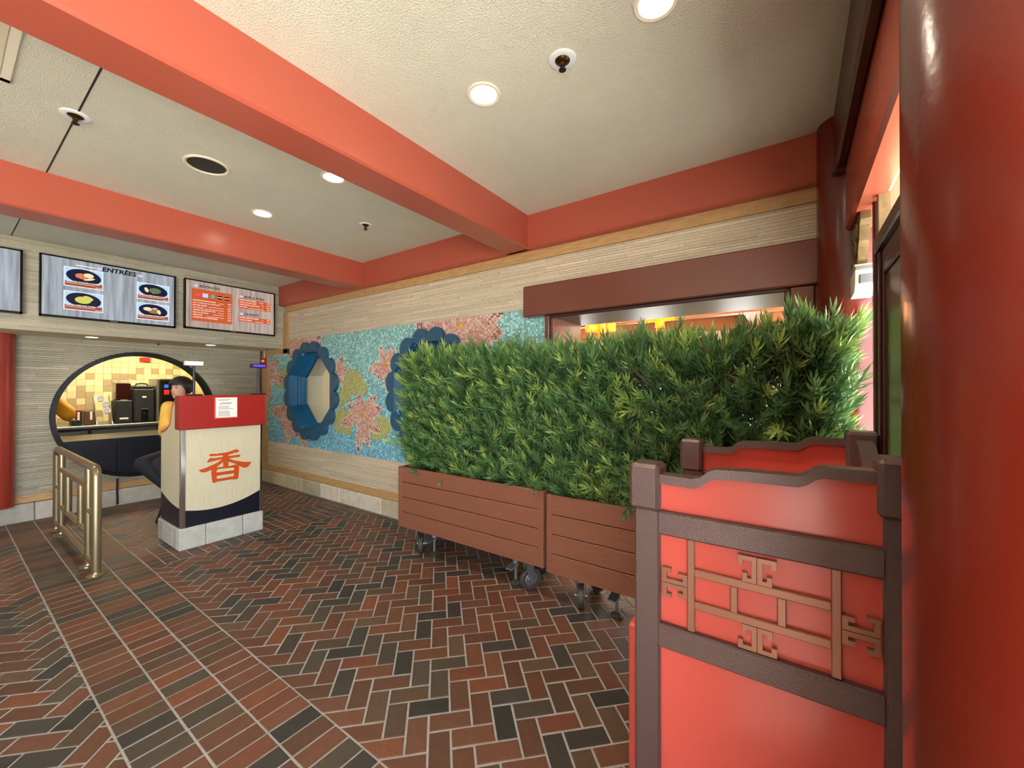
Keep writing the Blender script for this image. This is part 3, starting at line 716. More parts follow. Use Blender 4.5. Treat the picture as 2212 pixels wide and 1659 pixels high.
# door frame between the columns
dw = thing('door_1', (.33, 1.7, 0), 'dark brown storefront door with glazed transom beside the bin', 'door'); dw['kind'] = 'structure'
def dbox(name, *a, m='dark_brown', b=.006):
    mb = MB(); mb.box(*a, b); return obj(name, mb, m, dw)
dbox('door_jamb', .295, .36, 2.40, 2.44, 0, 2.33); dbox('transom_bar', .292, .37, .84, 2.40, 2.085, 2.145)
dbox('door_stile', .312, .35, 2.31, 2.395, .01, 2.08); dbox('door_stile', .312, .35, 1.55, 1.66, .01, 2.08); dbox('door_stile', .312, .35, .86, .95, .01, 2.08)
dbox('door_rail', .312, .35, .95, 2.31, .01, .25); dbox('door_rail', .312, .35, .95, 2.31, 1.98, 2.08)
dbox('door_panel', .322, .34, .95, 2.31, .25, 1.98)
dbox('door_bead', .302, .312, 2.325, 2.345, .01, 2.08, b=.003); dbox('transom_mullion', .3, .345, 2.32, 2.345, 2.145, 2.33, m='carved', b=.003)
for z in (.35, .75, 1.15, 1.45, 1.75, 2.0):
    mb = MB(); mb.ball((.311, 2.36, z), .006, 8, 6); obj('rivet', mb, 'dark_brown', dw, smooth=60)
# carved corbel bracket under the header
cb = thing('corbel_bracket', (.29, 2.65, 1.98), 'carved bracket with a cream and grey painted end on the corner column', 'bracket')
prof = [(2.80, 2.326), (2.50, 2.326), (2.50, 2.29), (2.53, 2.27), (2.55, 2.2), (2.59, 2.18), (2.60, 2.12), (2.66, 2.10), (2.68, 2.05), (2.80, 2.03)]
mb = MB(); mb.prism(prof, .262, .30, 'yz'); obj('carved_web', mb, 'carved', cb)
for (yy, zz, rr) in ((2.60, 2.26, .035), (2.66, 2.19, .04), (2.72, 2.27, .035), (2.74, 2.12, .035)):
    mb = MB(); mb.tube([(.258, yy + rr * math.cos(t), zz + rr * math.sin(t)) for t in np.linspace(0, 5.2, 18)], .008, 6); obj('carved_scroll', mb, 'carved', cb, smooth=40)
pr2 = [(2.80, 2.08), (2.60, 2.10), (2.58, 2.06), (2.585, 2.0), (2.62, 1.965), (2.80, 1.96)]
mb = MB(); mb.prism(pr2, .25, .33, 'yz'); obj('bracket_end', mb, 'bracket_cream', cb)
mb = MB(); mb.box(.249, .331, 2.575, 2.80, 2.072, 2.086, .002); obj('bracket_band', mb, 'bracket_grey', cb)
mb = MB(); mb.box(.265, .315, 2.576, 2.60, 2.0, 2.045, .004); obj('bracket_motif', mb, 'bracket_grey', cb)
# outside: neighbouring building
mb = MB(); mb.box(.55, 7, 6.0, 6.3, 0, 4.75)
ext = single('neighbour_building', mb, 'cream_ext', 'cream sunlit building outside the storefront', 'building')
mb = MB(); mb.box(.4, 7.2, 5.3, 6.3, 4.75, 4.9, .02); obj('eave', mb, 'pink_ext', ext)
for k in range(9):
    mb = MB(); mb.box(.55, 7, 5.985, 6.0, .5 + k * .5, .508 + k * .5); obj('siding_groove', mb, 'wall_backing', ext)
mb = MB(); mb.box(.46, 1.5, -7, 3.6, 2.66, 2.78); struct('ceiling_sun_shield', mb, 'plaster_plain', 'added pale overhang keeping sun out of the storefront', 'ceiling')  # unseen overhang, added to stop direct sun entering the open storefront
# rest of the room behind the camera
mb = MB(); mb.box(-7.1, .46, -5.1, -5.0, 0, ZC); struct('wall_back', mb, 'dining_wall', 'pale wall at the far end of the queue behind the viewer', 'wall')

# ================================================================== CEILING FITTINGS
def downlight(x, y, z, label, r_=.066, e=26, glow_m='lamp_glow'):
    t = thing('downlight', (x, y, z), label, 'lamp', 'recessed ceiling downlights')
    mb = MB(); mb.lathe([(r_ + .018, 0), (r_ + .018, -.004), (r_ + .014, -.007), (r_, -.005), (r_ - .002, .002)], (x, y, z), 32, caps=False); obj('trim_ring', mb, 'trim_white', t, smooth=40)
    mb = MB(); mb.lathe([(r_, -.0015), (r_ * .99, -.003)], (x, y, z), 32); obj('diffuser', mb, glow_m, t)
    if e: lamp('SPOT', t, (x, y, z - .02), e, (1, .88, .7), spot_size=R(135), spot_blend=.8, shadow_soft_size=.06)
downlight(-1.282, 1.588, ZC, 'round ceiling downlight nearest the hedge between two red beams')
downlight(-.43, 1.585, ZC, 'round ceiling downlight cut by the top edge of the picture')
downlight(-2.669, 1.614, ZC, 'round ceiling downlight half hidden behind the red beam')
downlight(-3.725, 1.605, ZC, 'round ceiling downlight in the middle bay nearest the menu screens')
for x, y, l_ in ((-3.7, -1.4, 'middle of the queue'), (-1.3, -1.4, 'entrance side of the queue'), (-5.4, -1.4, 'far end of the queue'), (-5.4, .2, 'queue railing')): downlight(x, y, ZC, 'added round downlight, out of view, above the ' + l_)  # lamps outside the view, added to help light the room
downlight(-6.595, 1.034, 2.064, 'small lamp under the bulkhead above the left of the round window', .05, 9)
downlight(-6.52, 2.16, 2.064, 'small lamp under the bulkhead above the right of the round window', .05, 9)
def sprinkler(x, y, label, r_=.062):
    t = thing('sprinkler', (x, y, ZC), label, 'sprinkler', 'ceiling fire sprinklers')
    mb = MB(); mb.lathe([(r_, 0), (r_, -.004), (r_ * .9, -.008), (r_ * .55, -.006)], (x, y, ZC), 28); obj('escutcheon', mb, 'sprinkler_dish', t, smooth=40)
    mb = MB(); mb.lathe([(r_ * .55, -.0062), (r_ * .5, -.0065), (r_ * .42, -.012), (r_ * .2, -.016), (r_ * .18, -.03)], (x, y, ZC), 20); obj('socket', mb, 'brass_dark', t, smooth=40)
    mb = MB(); mb.cyl((x, y, ZC - .03), (x, y, ZC - .045), .006, n=8); mb.lathe([(.016, -.045), (.017, -.048), (.006, -.052)], (x, y, ZC), 14); obj('deflector', mb, 'black_matt', t, smooth=40)
sprinkler(-.854, 1.624, 'fire sprinkler between the two brightest downlights'); sprinkler(-3.212, .437, 'fire sprinkler on the ceiling joint line near the hatch'); sprinkler(-3.207, 2.256, 'fire sprinkler in the middle bay near the mosaic wall', .055)
t = thing('ceiling_speaker', (-3.218, 1.041, ZC), 'round dark ceiling speaker with cream rim', 'speaker')
mb = MB(); mb.lathe([(.128, 0), (.128, -.006), (.118, -.01), (.108, -.006), (.106, .0)], (-3.218, 1.041, ZC), 40, caps=False); obj('speaker_rim', mb, 'trim_white', t, smooth=40)
mb = MB(); mb.lathe([(.107, -.002), (.1, .0), (.04, -.0015)], (-3.218, 1.041, ZC), 40); obj('speaker_grille', mb, 'speaker_dark', t, smooth=40)
mb = MB(); mb.cyl((-6.80, 1.677, 2.064), (-6.80, 1.677, 2.045), .008, n=8); mb.lathe([(.014, 2.045), (.012, 2.035)], (-6.80, 1.677, 0), 10)
single('soffit_hook', mb, 'black_matt', 'tiny dark fitting under the bulkhead between its two lamps', 'hook')
# fire alarm in the corner
al = thing('fire_alarm', (-6.85, 3.0, 1.80), 'red fire alarm with white strobe high in the wall corner', 'alarm')
mb = MB(); mb.box(-6.90, -6.80, 2.955, 3.008, 1.80, 1.945, .006); obj('alarm_body', mb, 'red_plastic', al)
mb = MB(); mb.ball((-6.82, 2.95, 1.895), (.035, .018, .016)); obj('strobe', mb, 'white_plastic', al, smooth=60)
mb = MB(); mb.cyl((-6.855, 2.99, 1.945), (-6.855, 2.99, 2.064), .011, n=10); obj('conduit', mb, 'steel', al, smooth=40)

# ================================================================== ORDER PODIUM
PX, PY0, PY1, PXB = -4.562, 1.275, 1.985, -5.16
pd = thing('order_podium', ((PX + PXB) / 2, (PY0 + PY1) / 2, 0), 'cream order podium with red top and an orange Chinese character', 'podium')
mb = MB(); mb.box(PXB + .02, PX - .02, PY0 + .02, PY1 - .02, 0, .19); pl = obj('plinth', mb, 'grout', pd)
for a, b in ((PY0, 1.484), (1.484, 1.796), (1.796, PY1)):
    mb = MB(); mb.box(PX - .05, PX, a + .001, b - .002, 0, .197, .007); o = obj('stone', mb, 'base_stone', pl); o.color = lin(random.choice([(196, 196, 190), (188, 188, 182), (204, 202, 196)]))
for a, b in ((PXB, -4.99), (-4.99, -4.745), (-4.745, PX - .05)):
    for y0, y1 in ((PY0, PY0 + .05), (PY1 - .05, PY1)):
        mb = MB(); mb.box(a + .001, b - .002, y0, y1, 0, .197, .007); o = obj('stone', mb, 'base_stone', pl); o.color = lin(random.choice([(184, 184, 178), (176, 176, 172), (192, 190, 184)]))
BX, BY0, BY1 = -4.587, 1.296, 1.975
# front sheets: cream above, navy below the arc
def arc_z(y): return .322 + .145 * ((y - 1.565) ** 2) / .1 * .42
ys = np.linspace(BY0 + .03, BY1 - .012, 24)
mb = MB(); mb.prism([(y, arc_z(y)) for y in ys] + [(BY1 - .012, 1.10), (BY0 + .03, 1.10)], BX - .02, BX, 'yz'); fp = obj('front_panel', mb, 'grasscloth', pd)
mb = MB(); mb.prism([(ys[-1], .195), (ys[0], .195)] + [(y, arc_z(y)) for y in ys], BX - .02, BX - .0005, 'yz'); obj('front_kick', mb, 'navy', pd)
SP = [(-4.60, 1.39), (-4.665, 1.368), (-4.755, 1.356), (-4.817, 1.313), (-4.847, 1.248), (-4.862, 1.184), (-4.893, 1.129), (-4.973, 1.082), (-5.072, 1.051), (-5.145, 1.045)]
sx = np.linspace(-5.145, -4.60, 16)
def sarc(x): return .375 + .095 * ((x + 4.60) / .545) ** 2 * (1 if x < -4.6 else 0) + 0.0
for y0, y1 in ((BY0 - .002, BY0 + .018), (BY1 - .018, BY1 + .002)):
    mb = MB(); mb.prism([(x, sarc(x)) for x in sx] + SP, y0, y1, 'xz'); obj('side_panel', mb, 'grasscloth', pd)
    mb = MB(); mb.prism([(sx[-1], .195), (sx[0], .195)] + [(x, sarc(x)) for x in sx], y0 + .0005, y1 - .0005, 'xz'); obj('side_kick', mb, 'navy', pd)
    mb = MB(); mb.tube([(x, (y0 + y1) / 2, z + .006) for x, z in SP], .0155, 8); obj('side_edging', mb, 'podium_trim', pd, smooth=40)
mb = MB(); mb.box(-5.14, -4.86, BY0 + .018, BY1 - .018, 1.0, 1.03); obj('register_shelf', mb, 'podium_trim', pd)
mb = MB(); mb.box(-5.145, -5.125, BY0 + .018, BY1 - .018, .195, 1.0); obj('back_panel', mb, 'grasscloth', pd)
for y0, y1 in ((BY0 - .004, BY0 + .034), (BY1 - .016, BY1 + .006)):
    mb = MB(); mb.box(BX - .03, BX + .005, y0, y1, .197, 1.10, .003); obj('corner_strip', mb, 'chrome', pd)
mb = MB(); mb.box(-4.70, PX + .004, PY0 + .002, PY1 + .018, 1.098, 1.412, .008); obj('top_box', mb, 'podium_red', pd)
HZ = [[(1.511, .843), (1.52, .851), (1.569, .846), (1.628, .847), (1.667, .85), (1.707, .861), (1.736, .869), (1.756, .861), (1.766, .849), (1.756, .839), (1.72, .833), (1.67, .821), (1.622, .825), (1.569, .826), (1.52, .829)],
[(1.52, .812), (1.565, .806), (1.621, .809), (1.67, .81), (1.765, .811), (1.779, .8), (1.768, .788), (1.686, .788), (1.611, .787), (1.547, .779), (1.498, .772), (1.495, .783), (1.509, .802)],
[(1.623, .826), (1.67, .822), (1.671, .801), (1.684, .777), (1.672, .752), (1.671, .701), (1.628, .706), (1.627, .756), (1.624, .781)],
[(1.612, .783), (1.637, .795), (1.661, .775), (1.628, .759), (1.599, .737), (1.569, .713), (1.534, .698), (1.481, .683), (1.464, .683), (1.445, .692), (1.428, .712), (1.481, .722), (1.529, .74), (1.569, .755), (1.596, .769)],
[(1.684, .78), (1.708, .766), (1.756, .748), (1.817, .73), (1.878, .721), (1.865, .697), (1.845, .676), (1.82, .669), (1.795, .678), (1.763, .699), (1.739, .72), (1.708, .736), (1.672, .755), (1.661, .775)],
[(1.532, .698), (1.569, .713), (1.576, .704), (1.571, .676), (1.572, .647), (1.571, .62), (1.576, .601), (1.581, .576), (1.552, .566), (1.539, .574), (1.534, .614), (1.529, .667)],
[(1.739, .716), (1.761, .7), (1.766, .68), (1.76, .591), (1.752, .568), (1.732, .569), (1.708, .572), (1.715, .603), (1.721, .627), (1.72, .663), (1.724, .679), (1.713, .703)],
[(1.567, .713), (1.628, .712), (1.67, .71), (1.739, .716), (1.725, .679), (1.713, .69), (1.585, .696), (1.572, .683)],
[(1.571, .665), (1.722, .662), (1.723, .628), (1.713, .632), (1.581, .633), (1.571, .626)],
[(1.571, .606), (1.581, .601), (1.715, .603), (1.725, .569), (1.685, .575), (1.627, .575), (1.579, .576)]]
mb = MB()
for i, s_ in enumerate(HZ): mb.prism(s_, BX - .001, BX + .003 + i * .00005, 'yz')
obj('character', mb, 'character_orange', fp)
# notice on the podium
nt_ = thing('notice', (PX + .004, 1.64, 1.19), 'white printed notice with red border on the podium front', 'notice')
mb = MB(); mb.box(PX + .0042, PX + .006, 1.541, 1.739, 1.186, 1.393, .0004); obj('border', mb, 'paper_red', nt_)
mb = MB(); mb.box(PX + .006, PX + .0068, 1.553, 1.735, 1.196, 1.389, .0003); sheet = obj('sheet', mb, 'paper', nt_)
mb = MB(); z = 1.374
for i in range(15):
    y1 = random.uniform(1.66, 1.715) if i not in (3,) else 1.69; y0 = 1.572 if i != 3 else 1.59
    if i not in (2, 5, 9): rect_yz(mb, PX + .0071, y0, y1, z - (.004 if i != 3 else .006), z)
    z -= .0115
obj('print_line', mb, 'ink', sheet, kind='stuff')
# pole displays standing on the podium
def pole(y, label, face):
    t = thing('pole_display', (-4.66, y, 1.412), label, 'display', 'pole displays on the podium')
    mb = MB(); mb.box(-4.70, -4.60, y - .055, y + .055, 1.412, 1.424, .003); obj('foot', mb, 'black_matt', t)
    mb = MB(); mb.cyl((-4.655, y, 1.424), (-4.655, y, 1.70), .011, n=14); obj('pole', mb, 'black_gloss', t, smooth=40)
    mb = MB(); mb.box(-4.685, -4.64, y - .072, y + .072, 1.695, 1.737, .004); h_ = obj('head', mb, 'white_plastic' if face == 'white' else 'black_matt', t)
    if face == 'white':
        mb = MB(); mb.box(-4.695, -4.685, y - .074, y + .076, 1.693, 1.735, .002); obj('back_shell', mb, 'black_matt', h_)
    else:
        mb = MB(); mb.box(-4.64, -4.639, y - .057, y + .064, 1.706, 1.727); obj('readout', mb, 'lens_blue', h_)
pole(1.41, 'pole display with blank white head on the podium top', 'white'); pole(1.975 - .005, 'pole display with glowing blue readout on the podium top', 'blue')
# card terminals on the low shelf
for (dz, ln, lab) in ((1.06, .16, 'black card terminal tilted on the podium shelf'), (1.032, .12, 'small black payment pad lying under the card terminal')):
    t = thing('card_terminal', (-5.05, 1.36, dz), lab, 'terminal')
    mb = MB(); c, s_ = math.cos(.35), math.sin(.35)
    L_ = ln; prof = [(-5.05 - L_ / 2 * c, dz), (-5.05 + L_ / 2 * c, dz + L_ * s_), (-5.05 + L_ / 2 * c - .01 * s_, dz + L_ * s_ + .022), (-5.05 - L_ / 2 * c - .01 * s_, dz + .022)]
    if ln < .13: prof = [(-5.12, dz), (-4.98, dz), (-4.98, dz + .02), (-5.12, dz + .016)]
    mb.prism(prof, 1.325, 1.40, 'xz'); obj('terminal_body', mb, 'black_gloss', t)
    mb = MB(); mb.prism([(p[0] + (.012 if i in (0, 3) else -.06), p[1] + .002 + (0.0 if i > 1 else .018)) for i, p in enumerate(prof)], 1.335, 1.39, 'xz'); obj('terminal_screen', mb, 'speaker_dark', t)

# ================================================================== QUEUE RAILING
YR = .745
rl = thing('queue_railing', (-5.43, YR, 0), 'bronze tube queue railing beside the podium', 'railing')
def rtube(name, pts, r_=.03):
    mb = MB(); mb.tube(pts, r_, 14); return obj(name, mb, 'rail_brass', rl, smooth=40)
xa, xb_ = -4.545, -6.33
def bend(p, q, n=6):  # quarter bend helper
    return [(p[0] + (q[0] - p[0]) * math.sin(t), YR, p[2] + (q[2] - p[2]) * (1 - math.cos(t))) for t in np.linspace(0, math.pi / 2, n)]
rtube('frame_tube', [(xa, YR, .0), (xa, YR, .77)] + [(xa - .075 * (1 - math.cos(t)), YR, .77 + .075 * math.sin(t)) for t in np.linspace(.3, math.pi / 2, 5)] + [(xb_ + .075 * (1 - math.cos(t)), YR, .77 + .075 * math.sin(t)) for t in np.linspace(math.pi / 2, .3, 5)] + [(xb_, YR, .77), (xb_, YR, .0)], .031)
for x in (-4.82, -6.06): rtube('inner_post', [(x, YR, 0), (x, YR, .835)], .027)
rtube('middle_rail', [(-6.06, YR, .66), (-4.82, YR, .66)], .024); rtube('low_rail', [(-6.06, YR, .285), (-4.82, YR, .285)], .024); rtube('bottom_rail', [(xb_, YR, .08), (xa, YR, .08)], .024)
for x in (-5.71, -5.13): rtube('baluster', [(x, YR, .285), (x, YR, .66)], .026)
rtube('spacer', [(-4.82, YR, .47), (xa, YR, .47)], .02); rtube('spacer', [(xb_, YR, .455), (-6.06, YR, .455)], .02)
for x in (xa, -4.82, -6.06, xb_):
    mb = MB(); mb.lathe([(.058, .0), (.058, .006), (.046, .014), (.036, .018), (.034, .03)], (x, YR, 0), 20); obj('foot_flange', mb, 'rail_brass', rl, smooth=40)

# ================================================================== PLANTERS WITH HEDGES
def wheel_set(parent, x, y, ang, zt):
    """swivel caster: plate and fork with wheel and hub as its pieces"""
    c, s_ = math.cos(ang), math.sin(ang); ax = Vector((c, s_, 0)); fw = Vector((-s_, c, 0)); ctr = Vector((x, y, .08))
    mb = MB(); mb.box(x - .055, x + .055, y - .045, y + .045, zt - .012, zt)
    mb.cyl((x, y, zt - .012), (x, y, zt - .03), .032, n=16)
    for sg in (-1, 1):
        o_ = ax * (.030 * sg)
        a = ctr + o_; b = Vector((x, y, zt - .028)) + o_ - fw * .02
        for (p, q, wd0, wd1) in ((a, b, .016, .03),):
            v = []
            for pt, wd in ((p - Vector((0, 0, .012)), wd0), (q, wd1)):
                for d1 in (-1, 1):
                    for d2 in (-1, 1): v.append(pt + fw * (wd * d1) + ax * (.003 * d2))
            mb.add(v, [(0, 1, 3, 2), (4, 6, 7, 5), (0, 4, 5, 1), (2, 3, 7, 6), (0, 2, 6, 4), (1, 5, 7, 3)])
    mb.cyl(ctr - ax * .042, ctr + ax * .042, .009, n=10)
    ca = obj('caster', mb, 'steel', parent)
    mb = MB(); mb.lathe([(.052, -.021), (.074, -.021), (.08, -.014), (.08, .014), (.074, .021), (.052, .021)], ctr, 28, ax, caps=False); obj('tyre', mb, 'rubber', ca, smooth=40)
    mb = MB(); mb.lathe([(.053, -.018), (.047, -.021), (.044, -.012), (.022, -.010), (.02, -.024), (.001, -.024)], ctr, 24, ax, caps=False)
    mb.lathe([(.053, .018), (.047, .021), (.044, .012), (.022, .010), (.02, .024), (.001, .024)], ctr, 24, ax, caps=False)
    obj('wheel_hub', mb, 'steel', ca, smooth=30)
    return ca
def floor_lock(parent, x, y, zt):
    mb = MB(); mb.box(x - .04, x + .04, y - .03, y + .03, zt - .01, zt); mb.cyl((x, y, zt - .01), (x, y, zt - .09), .022, n=14); mb.cyl((x, y, zt - .09), (x, y, .03), .011, n=10)
    fl_ = obj('floor_lock', mb, 'steel', parent, smooth=40)
    mb = MB(); mb.lathe([(.042, 0), (.044, .008), (.03, .022), (.012, .03)], (x, y, 0), 18); obj('lock_pad', mb, 'rubber', fl_, smooth=40)
    mb = MB(); mb.prism([(y - .09, .13), (y - .02, .15), (y - .02, .158), (y - .09, .14)], x - .03, x + .03, 'yz'); obj('lock_pedal', mb, 'steel', fl_)
PY_0, PY_1 = 2.45, 2.87
def planter(x0, x1, z0, z1, label, casters, locks):
    t = thing('planter_box', ((x0 + x1) / 2, (PY_0 + PY_1) / 2, 0), label, 'planter', 'wheeled brown planter boxes')
    hb = (z1 - z0) / 4; g = .0028; th = .026
    for k in range(4):
        a, b = z0 + k * hb + (g if k else 0), z0 + (k + 1) * hb - (g if k < 3 else 0)
        for y0, y1 in ((PY_0, PY_0 + th), (PY_1 - th, PY_1)):
            mb = MB(); mb.box(x0 + .045, x1 - .045, y0, y1, a, b, .0025); obj('board', mb, 'planter_wood', t)
        for xx0, xx1 in ((x0, x0 + th), (x1 - th, x1)):
            mb = MB(); mb.box(xx0, xx1, PY_0 + .045, PY_1 - .045, a, b, .0025); obj('end_board', mb, 'planter_wood', t)
    for xx in (x0, x1 - .046):
        for yy in (PY_0, PY_1 - .046):
            mb = MB(); mb.box(xx, xx + .046, yy, yy + .046, z0, z1, .003); obj('corner_post', mb, 'planter_wood', t)
    mb = MB(); mb.box(x0 + .01, x1 - .01, PY_0 + .012, PY_1 - .012, z0, z0 + .03); obj('base_board', mb, 'planter_wood', t)
    mb = MB(); mb.box(x0 + th, x1 - th, PY_0 + .014, PY_0 + th + .001, z0 + .03, z1 - .01); mb.box(x0 + th, x1 - th, PY_1 - th - .001, PY_1 - .014, z0 + .03, z1 - .01)
    obj('liner', mb, 'gap_dark', t)
    n = 24; v = []; f = []
    for i in range(n + 1):
        for j in range(7):
            v.append((x0 + th + (x1 - x0 - 2 * th) * i / n, PY_0 + th + (PY_1 - PY_0 - 2 * th) * j / 6, z1 - .05 + random.uniform(-.012, .016)))
    for i in range(n):
        for j in range(6): f.append((i * 7 + j, i * 7 + j + 1, (i + 1) * 7 + j + 1, (i + 1) * 7 + j))
    mb = MB(); mb.add(v, f); obj('soil', mb, 'soil', t, smooth=60)
    for (x, y, a) in casters: wheel_set(t, x, y, a, z0)
    for (x, y) in locks: floor_lock(t, x, y, z0)
    return t
planter(-2.987, -1.441, .222, .763, 'brown wheeled planter box under the left half of the hedge', [(-2.765, 2.535, R(38)), (-1.60, 2.53, R(-28)), (-2.765, 2.79, R(10)), (-1.66, 2.79, R(70))], [(-2.63, 2.56), (-1.745, 2.55)])
planter(-1.418, .08, .205, .748, 'brown wheeled planter box behind the bin under the right half of the hedge', [(-1.19, 2.525, R(25)), (-.12, 2.53, R(5)), (-1.19, 2.79, R(60)), (-.12, 2.79, R(20))], [(-.95, 2.56)])

def sprig_template(nl=30, stem=.10, ll=.062, seed=0):
    r_ = np.random.default_rng(seed); V, F, T = [], [], []
    for i in range(nl):
        s_ = (i + .5) / nl; az = i * 2.39996 + r_.uniform(-.2, .2); z = stem * s_
        op = (1.15 - .75 * s_) + r_.uniform(-.18, .18)      # opening angle from the stem
        L_ = ll * (1.0 - .25 * abs(s_ - .45)) * r_.uniform(.8, 1.15); wd = .0050 * r_.uniform(.85, 1.25)
        d = np.array((math.cos(az) * math.sin(op), math.sin(az) * math.sin(op), math.cos(op)))
        side = np.array((-math.sin(az), math.cos(az), 0)); nrm = np.cross(d, side)
        b = np.array((0, 0, z)); m_ = b + d * L_ * .5 - nrm * L_ * .04; t_ = b + d * L_ + nrm * L_ * .05
        o = len(V); V += [b - side * wd * .5, b + side * wd * .5, m_ + side * wd, m_ - side * wd, t_]
        F += [(o, o + 1, o + 2, o + 3), (o + 3, o + 2, o + 4)]; T += [s_, s_]
    return np.array(V), F, np.array(T)
TPL = [sprig_template(seed=k, nl=n_, stem=st_, ll=l_) for k, (n_, st_, l_) in enumerate(((30, .17, .076), (26, .14, .082), (36, .21, .072), (20, .10, .088), (27, .155, .079)))]
def hedge(x0, x1, y0, y1, z0, zf, label, nf, seed, scale=1.0, ends=(1, 1)):
    r_ = np.random.default_rng(seed); th = thing('hedge', ((x0 + x1) / 2, (y0 + y1) / 2, z0 - .05), label, 'hedge', 'clipped leafy hedges in the planters')
    mb = MB()
    for k in range(9):                                       # stems and branches
        x = x0 + (x1 - x0) * (k + .5) / 9 + r_.uniform(-.03, .03); y = (y0 + y1) / 2 + r_.uniform(-.06, .06); p = [(x, y, z0 - .05)]; z = z0 - .05
        while z < zf(x) - .2:
            z += .16; x += r_.uniform(-.025, .025); y += r_.uniform(-.025, .025); p.append((x, y, z))
        mb.tube(p, [.011 * (1 - .6 * i / len(p)) for i in range(len(p))], 7)
        for q in p[2:]:
            for _ in range(3):
                a = r_.uniform(0, 6.28); L_ = r_.uniform(.1, .2)
                mb.tube([q, (q[0] + L_ * .5 * math.cos(a), q[1] + L_ * .4 * math.sin(a), q[2] + .05), (q[0] + L_ * math.cos(a), q[1] + L_ * .7 * math.sin(a), q[2] + .14)], .0036, 5)
    obj('stems', mb, 'bark', th, smooth=50, kind='stuff')
    pos, dirs = [], []
    def put(p, d): pos.append(p); d = np.array(d); dirs.append(d / np.linalg.norm(d))
    zt = lambda x: zf(x)
    for _ in range(nf):                                      # face toward the room
        x = r_.uniform(x0, x1); z = z0 + .03 + (zt(x) - z0 - .06) * r_.random(); dep = abs(r_.normal(0, .05))
        put((x, y0 + .10 + dep, z - .08), (r_.normal(0, .45), -.8 + r_.normal(0, .3), .95 + r_.normal(0, .4)))
    for _ in range(int(nf * .42)):                           # top
        x = r_.uniform(x0, x1); put((x, r_.uniform(y0 + .03, y1 - .02), zt(x) - .12 - abs(r_.normal(0, .05))), (r_.normal(0, .35), r_.normal(-.1, .35), 1))
    for _ in range(int(nf * .85)):                           # back and inside
        x = r_.uniform(x0 + .03, x1 - .03); z = z0 + .02 + (zt(x) - z0 - .15) * r_.random(); put((x, r_.uniform(y0 + .2, y1 - .05), z), (r_.normal(0, .6), r_.normal(.2, .7), .7))
    for e, xx, sg in ((ends[0], x0, -1), (ends[1], x1, 1)):
        for _ in range(int(nf * .22 * e)):
            z = z0 + .03 + (zt(xx) - z0 - .08) * r_.random(); put((xx - sg * (.09 + abs(r_.normal(0, .05))), r_.uniform(y0 + .05, y1 - .03), z - .06), (sg * .85, r_.normal(-.2, .5), .9))
    for _ in range(int(nf * .035)):                          # stray shoots above the clipped top
        x = r_.uniform(x0, x1); put((x, r_.uniform(y0 + .03, y1 - .1), zt(x) - .10), (r_.normal(0, .2), r_.normal(0, .2), 1))
    VV, FF, CC, o = [], [], [], 0
    for i, (p, d) in enumerate(zip(pos, dirs)):
        V, F, T = TPL[i % len(TPL)]
        a = np.cross(d, (0.3, .5, .8)); a /= np.linalg.norm(a); b = np.cross(d, a); tw = r_.uniform(0, 6.28)
        A = a * math.cos(tw) + b * math.sin(tw); B = np.cross(d, A); sc = scale * r_.uniform(.8, 1.2)
        VV.append((V * sc) @ np.array([A, B, d]) + np.array(p)); FF += [tuple(k + o for k in f) for f in F]; o += len(V)
        young = r_.random() < .3
        base = np.array((124, 160, 90)) if young else np.array((82, 124, 78)); base = base * r_.uniform(.82, 1.15) + r_.uniform(-8, 8) * np.array((1, .4, .6))
        tip = np.array((184, 206, 112)) if young else np.array((124, 162, 98))
        cols = base[None] + (tip - base)[None] * (T[:, None] ** 2) * r_.uniform(.4, 1)
        c_ = np.clip(cols, 5, 255) / 255; c_ = np.where(c_ <= .04045, c_ / 12.92, ((c_ + .055) / 1.055) ** 2.4); CC.append(c_)
    VV = np.concatenate(VV) - np.array(ORG[th.name]); CC = np.concatenate(CC)
    me = bpy.data.meshes.new('foliage'); me.from_pydata(VV.tolist(), [], FF)
    lt = np.empty(len(me.polygons), dtype=np.int32); me.polygons.foreach_get('loop_total', lt)
    at = me.color_attributes.new('Col', 'FLOAT_COLOR', 'CORNER'); c4 = np.concatenate([CC, np.ones((len(CC), 1))], 1).astype(np.float32)
    at.data.foreach_set('color', np.repeat(c4, lt, axis=0).ravel()); me.materials.append(MATS['leaf'])
    fo_ = bpy.data.objects.new('foliage', me); COL.objects.link(fo_); fo_.parent = th; fo_['kind'] = 'stuff'
hedge(-2.96, -1.46, 2.46, 2.84, .74, lambda x: 1.785 + .02 * math.sin(x * 9) + .012 * math.sin(x * 23), 'left half of the clipped hedge in front of the mosaic', 820, 3, .95, (1, .3))
hedge(-1.41, .19, 2.46, 2.76, .72, lambda x: 1.752 + .025 * math.sin(x * 7 + 1) + .015 * math.sin(x * 19) + (.02 if x > -.4 else 0), 'right half of the clipped hedge behind the bin', 820, 5, 1.05, (.3, 1))

